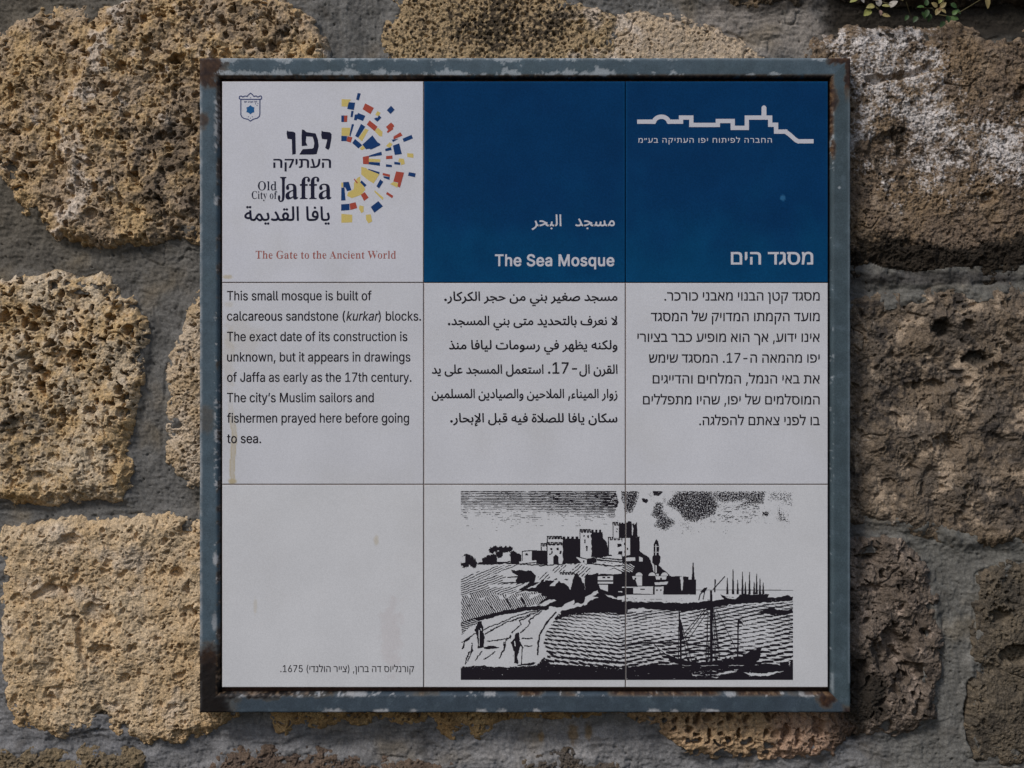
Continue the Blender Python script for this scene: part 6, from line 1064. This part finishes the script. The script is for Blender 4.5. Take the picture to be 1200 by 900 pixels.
        for (x, y, w, h) in win: fill(A6([(x, y), (x + w, y), (x + w, y + h), (x, y + h)]), True)
    tower(638, 745, 868, 365, 500, 5)
    tower(595, 640, 650, 415, 520, 2)
    tower(636, 748, 868, 408, 540, 4, [(655,435,16,14),(700,432,18,16),(665,455,10,18),(725,455,12,16),(650,470,12,10)])
    fill(A6([(640,400),(745,400),(745,408),(640,408)]), True)
    fill(A6([(680,545),(680,495),(698,478),(716,495),(718,545)]))
    tower(868, 948, 1028, 318, 500, 4, [(888,340,14,12),(920,345,12,18),(898,375,8,22),(905,420,14,10),(912,425,8,30)])
    fill(A6([(1020,360),(1050,380),(1088,490),(950,492),(950,360)]), True)
    tower(1068, 1200, 1230, 372, 480, 5, [(1130,405,26,18),(1135,455,40,25)])
    tower(1100, 1142, 1180, 268, 362, 2, [(1122,290,8,10),(1118,315,8,10)])
    fill(A6([(1142,262),(1250,262),(1250,362),(1142,362)]))
    fill(A6([(530,448),(632,452),(632,545),(530,520)])); clear(A6([(462,458),(530,452),(530,515),(462,520)])); line(A6([(462,520),(462,456),(530,450)]), 1); fill(A6([(488,470),(500,466),(502,488),(490,486)]), True)
    clear(A6([(440,528),(560,518),(560,530),(440,545)])); line(A6([(438,546),(560,534)]), 1)
    fill(A6([(560,500),(640,500),(640,552),(560,545)]), True); fill(A6([(750,500),(860,480),(870,530),(740,545)]), True)
    clear(A6([(842,492),(918,510),(918,545),(880,540),(842,500)])); line(A6([(842,492),(918,512),(918,542)]), 1); fill(A6([(890,520),(898,520),(898,535),(890,535)])); fill(A6([(918,508),(985,500),(980,535),(918,545)]), True)
    hatch(A6([(990,500),(1190,505),(1190,545),(980,530)]), 0.1, 3.0, -0.2)
    # houses on the slope
    fill(A6([(385,590),(520,590),(560,630),(550,690),(420,680)]), True); clear(A6([(390,605),(440,632),(360,640)])); clear(A6([(330,645),(430,640),(405,672),(318,675)])); clear(A6([(320,690),(420,686),(410,705),(320,705)]))
    line(A6([(318,678),(405,674)]), 1); line(A6([(360,640),(440,632)]), 1.2)
    fill(A6([(820,620),(850,610),(870,640),(900,720),(800,740)]), True); clear(A6([(730,618),(832,618),(800,700),(770,720),(745,680)]))
    for i in range(5): line(A6([(730 + i * 21, 616), (730 + i * 21, 606), (742 + i * 21, 606), (742 + i * 21, 616), (752 + i * 21, 618)]), 1.2)
    fill(A6([(762,655),(785,650),(775,680),(765,672)]), True)
    fill(A6([(905,620),(1000,610),(1000,760),(900,760)]), True); fill(A6([(990,625),(1108,570),(1195,610),(1195,760),(990,760)]))
    clear(A6([(1005,612),(1108,575),(1180,612),(1100,618)])); clear(A6([(992,632),(1100,628),(1100,660),(992,660)])); clear(A6([(992,668),(1100,668),(1100,684),(992,684)])); clear(A6([(1000,690),(1065,690),(1065,740),(1010,720)]))
    for x in (1025, 1060): fill(A6([(x, 636), (x + 20, 636), (x + 20, 646), (x, 646)]))
    wline(A6([(1140,740),(1195,742)]), 1.3)
    # rocky bank down to the road
    fill(A7([(430,70),(520,20),(640,0),(760,20),(900,20),(900,120),(830,170),(740,190),(700,190),(560,175),(640,140),(600,80)]), True)
    hatch(A7([(35,110),(210,70),(320,100),(560,80),(640,120),(560,170),(330,215),(120,270),(35,330)]), 1.05, 2.2, 0.15)
    bank = inside(A7([(35,110),(210,70),(320,100),(560,80),(640,120),(560,170),(330,215),(120,270),(35,330)]))
    I[bank & (fbm(X - 0.5 * Y, Y * 0.35, 7, 3, 631) > 0.55)] = False
    I[bank & (fbm(X - 0.5 * Y, Y * 0.3, 6, 3, 633) > 0.62)] = True
    for p in ([(210,90),(330,110),(330,150),(290,110)], [(350,100),(400,90),(350,130)], [(510,100),(600,90),(560,110),(520,130)], [(420,120),(460,100),(440,135)], [(150,130),(210,110),(180,140)]): clear(A7(p), True)
    for p in ([(215,30),(420,30),(400,44),(230,50)], [(400,70),(480,20),(520,10),(430,75)], [(490,60),(560,30),(600,-10),(560,50)], [(650,40),(700,0),(740,-20),(690,40)], [(580,175),(660,130),(700,140),(620,180)], [(720,215),(740,180),(830,135),(830,165),(760,200)], [(885,165),(910,120),(990,70),(1000,90),(960,110),(1000,120),(940,140),(905,180)], [(740,0),(780,40),(800,70),(815,0)]): clear(A7(p), True)
    line(A7([(35,310),(140,275),(330,228),(480,200),(640,190)]), 4.5, True)
    hatch(A7([(35,300),(140,272),(160,300),(90,330),(35,385)]), 0.3, 2.2, -0.2)
    # road
    for p in ([(35,440),(140,370),(300,300),(480,230),(640,200)], [(200,375),(340,300),(540,235),(580,215)], [(390,370),(450,310),(440,285),(520,250)], [(455,365),(520,305),(505,285),(600,215)], [(330,500),(350,420),(380,390)], [(300,550),(330,490),(335,440)],
              [(80,570),(110,480),(105,440)], [(60,590),(80,520),(115,490)], [(40,480),(60,430),(110,395)], [(130,560),(180,500)], [(215,430),(330,415),(380,400)], [(460,410),(530,410)], [(480,465),(530,460)], [(190,555),(270,505)]):
        I[(line_d(wX, wY, A7(p)) < 0.62 + .45 * n1)] = True
    # two small figures
    fill(A7([(155,290),(178,285),(180,310),(190,345),(190,410),(192,470),(150,480),(145,400),(130,350),(140,315)]), True)
    wline(A7([(158,350),(160,460)]), 1.0); wline(A7([(172,340),(174,350)]), 1.4)
    fill(A7([(192,465),(260,460),(300,472),(240,486),(192,482)]), True)
    fill(A7([(415,372),(440,368),(442,390),(440,410),(450,450),(445,480),(430,520),(432,585),(405,580),(395,480),(385,440),(405,405)]), True); line(A7([(462,470),(456,590)]), 1.0); line(A7([(440,430),(466,475)]), 1.6)
    wline(A7([(408,430),(412,460)]), 1.3); wline(A7([(402,500),(404,570)]), 1.3)
    fill(A7([(430,590),(560,575),(540,595),(430,600)]), True)
    # shore path and sea wall
    shore = A7([(720,215),(690,260),(640,320),(610,370),(590,440),(600,520)])
    line(A7([(700,225),(640,290),(590,370),(575,440),(570,520)]), 2.0, True)
    # sea: rows of little waves, from the shore to the right edge
    sea = A7([(720,225),(900,210),(1190,225),(2420,150),(2420,720),(620,720),(615,600),(640,520),(612,440),(628,370),(680,290)])
    m = inside(sea)
    near = sstep(690, 790, Y)
    Ys = Y - np.where(X < 725, 0.10 * (X - 640), 8.5 - 0.20 * (X - 725)) - 712 + 1.2 * n4
    per = np.clip(3.7 + 2.0 * np.clip(Ys, -30, 95) / 80, 2.6, 7)
    ph = 40 * np.log(per)
    row = np.floor(ph + 0.25)
    wv = np.sin(2 * math.pi * (ph + 0.13 * np.sin(2 * math.pi * (X / (1.9 * per) + 0.37 * row)))) + 0.50 * np.sin(2 * math.pi * (X / (2.6 * per) + rnd(row.astype(np.int64), row.astype(np.int64) * 3 + 1, 5) + 0.3 * n2)) + 0.30 * n1 + 0.25 * n2
    light = blob(X, Y, 705, 735, 45, 12, 5) + blob(X, Y, 790, 733, 45, 14, 6) + 0.9 * blob(X, Y, 880, 742, 26, 18, 7)
    thr = 0.10 + 0.60 * np.clip(light, 0, 1) - 0.25 * sstep(755, 785, Y)
    I[m] = (wv > thr)[m]
    for p, w in ((A7([(640,500),(700,540),(900,560),(1190,580)]), 2.4), (A7([(700,270),(760,240),(900,225),(1000,210),(1190,230)]), 3.0)): I[line_d(wX, wY, p) < w * (0.5 + .35 * n1)] = True
    fill(A7([(1000,120),(1200,120),(1200,230),(880,225),(760,235),(730,250),(740,215),(880,180)]), True)
    for p in ([(885,165),(910,120),(990,70),(1000,90),(960,110),(1000,120),(940,140),(905,180)], [(1040,95),(1100,110),(1140,140),(1060,115)], [(720,215),(740,180),(830,135),(830,165),(760,200)]): clear(A7(p), True)
    wline(A7([(1140,125),(1195,125)]), 4)
    # headland with the minaret, domes and sea wall
    fill(A8([(-5,255),(60,250),(62,345),(112,345),(115,440),(180,490),(215,590),(215,700),(-5,700)]), True)
    for p in ([(60,345),(70,275),(95,245),(100,345)], [(30,250),(35,238),(58,240),(60,330)]): fill(A8(p))
    clear(A8([(-5,355),(50,352),(48,470),(-5,480)])); clear(A8([(62,255),(72,290),(66,340),(60,330)])); clear(A8([(22,488),(85,486),(85,510),(22,512)])); clear(A8([(110,480),(135,490),(135,515),(110,515)]))
    for x, y in ((8, 385), (25, 420), (10, 440)): fill(A8([(x, y), (x + 9, y), (x + 9, y + 16), (x, y + 16)]))
    hatch(A8([(-5,520),(80,540),(60,590),(-5,580)]), 0.5, 2.2, 0.0)
    fill(A8([(212,470),(210,400),(222,372),(230,362),(240,375),(248,410),(246,470),(258,480),(255,520),(245,540),(250,600),(215,600),(215,540),(200,520),(202,482)]))
    wline(A8([(226,400),(226,470)]), 1.1); wline(A8([(214,410),(246,412)]), .6); wline(A8([(214,450),(246,452)]), .6); wline(A8([(226,545),(226,590)]), 1.6)
    fill(A8([(250,545),(275,570),(320,610),(320,640),(240,640)]), True)
    for cx in (110, 200, 285):
        clear(A8([(cx + 26 * math.cos(a), 612 + 24 * math.sin(a)) for a in np.linspace(math.pi, 2 * math.pi, 9)]))
        line(A8([(cx + 27 * math.cos(a), 612 + 25 * math.sin(a)) for a in np.linspace(math.pi, 2 * math.pi, 9)]), .8)
    fill(A8([(60,612),(330,612),(330,720),(60,720)])); clear(A8([(62,615),(130,615),(130,680),(85,682)])); clear(A8([(222,615),(300,615),(292,655),(232,655)])); clear(A8([(205,662),(312,657),(300,678),(215,678)]))
    for p in ([(80,628),(92,628),(92,642),(80,642)], [(98,650),(110,648),(108,664),(98,664)], [(255,628),(268,628),(268,642),(255,642)]): fill(A8(p))
    fill(A8([(320,618),(388,615),(450,620),(450,640),(490,645),(492,725),(320,725)])); clear(A8([(390,618),(412,618),(408,725),(398,725)]))
    fill(A9([(-5,-5),(500,-5),(500,98),(-5,98)])); clear(A9([(70,50),(205,45),(205,95),(70,90)])); clear(A9([(215,15),(312,8),(300,30),(220,32)])); clear(A9([(218,45),(280,42),(275,100),(218,98)])); clear(A9([(85,-5),(132,-5),(130,38),(100,38)])); wline(A9([(-5,48),(205,44)]), 1.1); clear(A9([(395,-5),(415,-5),(408,70),(400,70)]))
    for p in ([(120,58),(150,58),(150,66),(120,66)], [(228,62),(238,62),(238,72),(228,72)], [(255,62),(265,62),(265,72),(255,72)]): fill(A9(p))
    clear(A9([(-5,105),(500,100),(690,92),(680,125),(600,140),(440,160),(-5,150)]), True)
    I[(inside(A9([(0,118),(440,120),(640,128),(600,150),(0,150)]))) & (n3 > .55)] = True
    fill(A9([(-5,145),(180,150),(440,158),(600,140),(690,130),(1000,118),(1165,112),(1165,140),(1000,150),(800,160),(600,190),(420,215),(280,205),(120,190),(20,200),(-5,230)]), True)
    I[(inside(A9([(20,160),(700,150),(1165,125),(1165,250),(900,240),(600,200),(300,215),(20,200)]))) & (n3 + .3 * n1 > .95)] = False
    line(A8([(480,645),(478,570),(481,525),(486,600),(490,650)]), 1.0); fill(A8([(470,640),(480,545),(484,545),(490,640)]))
    line(A9([(490,66),(1165,68)]), .55)
    # boats lying at anchor
    for x, y0 in ((716,628),(755,565),(787,640),(820,585),(868,588),(917,598),(940,630),(962,660),(900,655),(840,655)):
        fill(A8([(x - 8, 740), (x - 2, y0), (x + 2, y0), (x + 8, 740)]))
    fill(A9([(665,95),(710,115),(780,120),(800,95),(850,92),(880,100),(940,95),(1000,95),(985,130),(900,140),(760,145),(690,130)]), True)
    clear(A9([(700,112),(780,122),(770,130),(720,124)])); fill(A9([(1000,190),(1040,190),(1070,215),(1165,200),(1165,225),(1100,240),(920,225)]), True); fill(A9([(1080,120),(1130,98),(1150,110),(1150,130)]), True)
    line(A9([(520,135),(530,95),(575,52)]), 1.2); line(A9([(550,130),(560,80)]), 1.0); fill(A9([(530,80),(560,50),(580,50),(560,85)]))
    line(A8([(630,722),(632,640)]), 1.5); line(A8([(620,705),(698,618)]), 1.1)
    # the ship in front
    fill(A9([(285,500),(380,540),(480,560),(700,555),(800,535),(870,490),(955,455),(930,545),(900,580),(420,585),(330,560)]), True)
    line(A9([(215,440),(300,515)]), .8); line(A9([(225,445),(270,520),(300,520)]), .8); wline(A9([(235,455),(300,505)]), 1.0)
    fill(A9([(597,70),(611,70),(617,200),(615,560),(596,560),(598,200)])); fill(A9([(560,165),(630,165),(618,205),(575,205)]), True)
    fill(A9([(380,190),(388,190),(402,440),(402,545),(392,545)])); fill(A9([(388,250),(420,400),(395,420)]))
    line(A9([(-5,452),(130,430),(360,428),(480,440),(600,458)]), 1.9, False); line(A9([(300,492),(440,482),(700,488),(870,515)]), 1.9)
    fill(A9([(786,265),(796,265),(792,540),(782,540)])); fill(A9([(790,265),(812,280),(835,318),(815,300),(795,300)]))
    for a, b in (((570,200),(420,400)),((580,215),(440,420)),((565,190),(400,390)),((640,200),(780,480)),((585,220),(568,555)),((620,200),(650,470)),((600,200),(632,540)),((628,220),(665,540)),((615,210),(640,540)),((400,290),(470,550)),((395,270),(440,545)),((384,250),(380,540)),((575,300),(590,550))):
        line(A9([a, b]), 0.85)
    for x in (500, 575, 640, 705, 735, 765, 450): fill(A9([(x - 8, 560), (x - 6, 530), (x + 6, 528), (x + 9, 560)]))
    # dark water and ground along the bottom, with flecks of light
    k = inside(A9([(-5,600),(120,585),(280,575),(420,588),(900,585),(960,570),(1170,590),(1170,700),(-5,700)]), True, True)
    I[(k > 0) & ~((n3 + 0.25 * n1 + 0.7 * blob(X, Y, 865, 789, 55, 4, 12) - 0.05 * np.clip(k - 6, 0, 8) > 0.75))] = True
    for p in ([(640,645),(700,625),(780,620),(720,640)], [(830,630),(960,640),(1110,620),(1000,655),(880,655)], [(470,640),(560,655),(480,652)], [(600,660),(660,665),(640,672)], [(120,560),(200,570),(160,580)]): clear(A9(p), True)
    k = inside(A7([(-5,612),(160,600),(340,612),(560,600),(620,540),(660,590),(1000,605),(1200,625),(1200,720),(-5,720)]), True, True)
    I[(k > 0) & ~((n1 + .5 * n3 > 1.05 - 0.5 * (1 - sstep(0, 5, k))))] = True
    return I, Q
def lay_engraving():
    I, Q = engraving()
    H, W = I.shape
    for t, lo, hi in ((T_EN1, 0.0, 732.3), (T_EN2, 733.7, 2000.0)):
        V, F = [], []
        for r in range(H):
            row = I[r].astype(np.int8); e = np.diff(np.concatenate([[0], row, [0]]))
            a = np.nonzero(e == 1)[0]; b = np.nonzero(e == -1)[0]
            y0 = 575.5 + r / Q; y1 = y0 + 1 / Q
            for i, j in zip(a, b):
                xa = max(540 + i / Q, lo); xb = min(540 + j / Q, hi)
                if xb - xa < 0.02: continue
                n = len(V); V += [(xa, y0), (xa, y1), (xb, y1), (xb, y0)]; F.append((n, n + 1, n + 2, n + 3))
        V = np.array(V); org = at((V[:, 0].min() + V[:, 0].max()) / 2, (V[:, 1].min() + V[:, 1].max()) / 2, INK_Z)
        mesh_obj('engraving', at(V[:, 0], V[:, 1], np.full(len(V), INK_Z)), np.array(F), M_BLACK, t, tuple(org), smooth=False)
lay_engraving()

# ------------------------------------------------------------------ two small weeds in the joint above the stone at the upper right
def tube(V, F, C, pts, r0, r1, col=(1, 1, 1)):
    pts = [Vector(p) for p in pts]; n = len(pts); m = 6
    for i, p in enumerate(pts):
        d = (pts[min(i + 1, n - 1)] - pts[max(i - 1, 0)]).normalized(); a = d.orthogonal().normalized(); b = d.cross(a)
        r = r0 + (r1 - r0) * i / (n - 1); base = len(V)
        for k in range(m):
            w = 2 * math.pi * k / m; V.append(tuple(p + a * r * math.cos(w) + b * r * math.sin(w)))
        if i:
            for k in range(m): F.append((base - m + k, base - m + (k + 1) % m, base + (k + 1) % m, base + k))
def leaf(V, F, C, p, direction, normal, L, Wd, col, fold=0.25, curl=0.2):
    u = Vector(direction).normalized(); nn = Vector(normal); w = u.cross(nn).normalized(); nn = w.cross(u).normalized()
    n = 8; base = len(V)
    for i in range(n + 1):
        t = i / n; half = Wd / 2 * (math.sin(math.pi * t ** 0.8) ** 0.75 if 0 < t < 1 else 0.02); sag = -curl * L * t * t
        for s in (-1, -0.5, 0, 0.5, 1):
            q = Vector(p) + u * L * t + w * half * s + nn * (abs(s) * half * fold + sag)
            V.append(tuple(q)); C.append(tuple(c * (1.15 if s == 0 else 1) for c in col))
    for i in range(n):
        for k in range(4):
            a = base + i * 5 + k; F.append((a, a + 1, a + 6, a + 5))
def W3(x, y, h): return Vector(wall_pts(np.float64(x), np.float64(y), np.float64(h)))
def weed(label, root, stems, leaves):
    org = W3(*root)
    o = empty('wall_weed', tuple(org), label, 'plant'); o['group'] = 'weeds in the wall joint'
    V, F, C = [], [], []
    for st, r in stems: tube(V, F, C, [W3(*p) for p in st], r * S, r * 0.5 * S)
    mesh_obj('stem', V, F, M_STEM, o, tuple(org))
    V, F, C = [], [], []
    rng = random.Random(label)
    for (x, y, h, dx, dy, L, Wd, col) in leaves:
        leaf(V, F, C, W3(x, y, h), (dx, -0.35 + 0.3 * rng.random(), -dy), (0.25 * rng.uniform(-1, 1), -1, 0.5 + 0.3 * rng.uniform(-1, 1)), L * S, Wd * S, col, 0.25, rng.uniform(0.05, 0.3))
    mesh_obj('foliage', V, F, M_LEAF, o, tuple(org), np.array(C))
YG, PALE, GRN, OCH, DRY = (0.22, 0.225, 0.06), (0.30, 0.275, 0.245), (0.028, 0.062, 0.014), (0.25, 0.195, 0.08), (0.18, 0.10, 0.045)
weed('small weed with pale yellow and whitish oval leaves above the white crusted stone', (1032, 8, 2),
     [([(1032, 8, 2), (1026, 8, 14), (1020, 10, 22), (1012, 14, 27)], 0.9), ([(1032, 8, 2), (1030, 2, 16), (1034, 6, 24), (1042, 9, 28)], 0.8), ([(1030, 2, 14), (1016, -2, 22), (1002, 0, 26)], 0.8), ([(1026, 8, 12), (1030, 16, 24), (1036, 21, 28)], 0.7)],
     [(1018, 14, 24, -0.7, 0.6, 13, 8.5, YG), (1022, 10, 25, -0.9, 0.15, 11, 7, (0.26, 0.23, 0.085)), (1027, 11, 26, -0.15, -1, 12, 7.5, PALE), (1030, 10, 26, 0.9, 0.1, 11, 5.5, (0.24, 0.23, 0.08)), (1038, 12, 27, 0.85, -0.6, 12, 9, PALE),
      (1030, 21, 27, 0.9, 0.15, 10, 5.5, OCH), (1028, 15, 26, 0.15, 1, 7, 4.5, (0.24, 0.15, 0.12)), (1002, 2, 26, -0.9, 0.3, 10, 6.5, YG), (1006, 1, 26, 0.5, 0.9, 7, 5, PALE), (1018, 1, 25, 0.8, 0.3, 9, 5, (0.22, 0.17, 0.12)), (1046, 0, 24, 0.8, 0.2, 10, 5, OCH), (1000, -6, 24, -0.4, -1, 11, 7, GRN), (1036, -4, 22, 0.6, -1, 12, 7, YG)])
weed('small weed with green leaves, a withered flower and one leaf hanging from a thin twig', (1100, 14, 2),
     [([(1100, 14, 2), (1092, 10, 14), (1084, 12, 22), (1076, 12, 26)], 0.9), ([(1100, 14, 2), (1098, 16, 16), (1096, 16, 28)], 1.0), ([(1100, 14, 2), (1115, 20, 14), (1130, 12, 24), (1142, 5, 28), (1151, -1, 30)], 0.8), ([(1060, 4, 20), (1064, 12, 16), (1070, 20, 8)], 0.6), ([(1100, 14, 4), (1104, 4, 16), (1106, -6, 24)], 0.8)],
     [(1094, 12, 28, -0.8, -0.5, 9, 6, OCH), (1096, 14, 29, -0.5, 0.9, 9, 6, (0.26, 0.2, 0.085)), (1097, 13, 29, 0.7, -0.6, 9, 6, OCH), (1097, 14, 29, 0.8, 0.6, 9, 6.5, (0.27, 0.21, 0.09)), (1096, 13, 30, 0.1, 0.9, 6, 4, DRY),
      (1080, 11, 24, -0.9, 0, 9, 5, (0.05, 0.105, 0.022)), (1082, 10, 25, 0.1, -1, 8, 5.5, GRN), (1084, 14, 24, -0.3, 1, 10, 6, GRN), (1078, 16, 22, 0.5, 0.9, 10, 6, GRN), (1088, 18, 20, -0.2, 1, 10, 6, (0.03, 0.06, 0.015)), (1074, 20, 16, -0.6, 0.8, 9, 6, (0.025, 0.05, 0.013)),
      (1108, 20, 20, 0.2, 1, 9, 7, (0.04, 0.085, 0.015)), (1112, 22, 18, 0.9, 0.2, 10, 7, (0.05, 0.10, 0.018)), (1106, 26, 16, -0.6, 0.7, 9, 6, GRN), (1114, 19, 20, 0.6, -0.6, 8, 6, (0.055, 0.11, 0.02)), (1104, 2, 24, 0.1, -1, 9, 6, YG), (1100, 1, 24, -0.5, 0.9, 7, 5, (0.24, 0.24, 0.06)), (1112, 6, 20, 0.8, 0.5, 9, 6, GRN), (1118, 12, 16, 0.7, 0.6, 9, 6, GRN),
      (1151, 0, 30, 0.1, 1, 15, 6.5, OCH), (1064, 18, 14, -0.5, 0.8, 8, 5, GRN)])
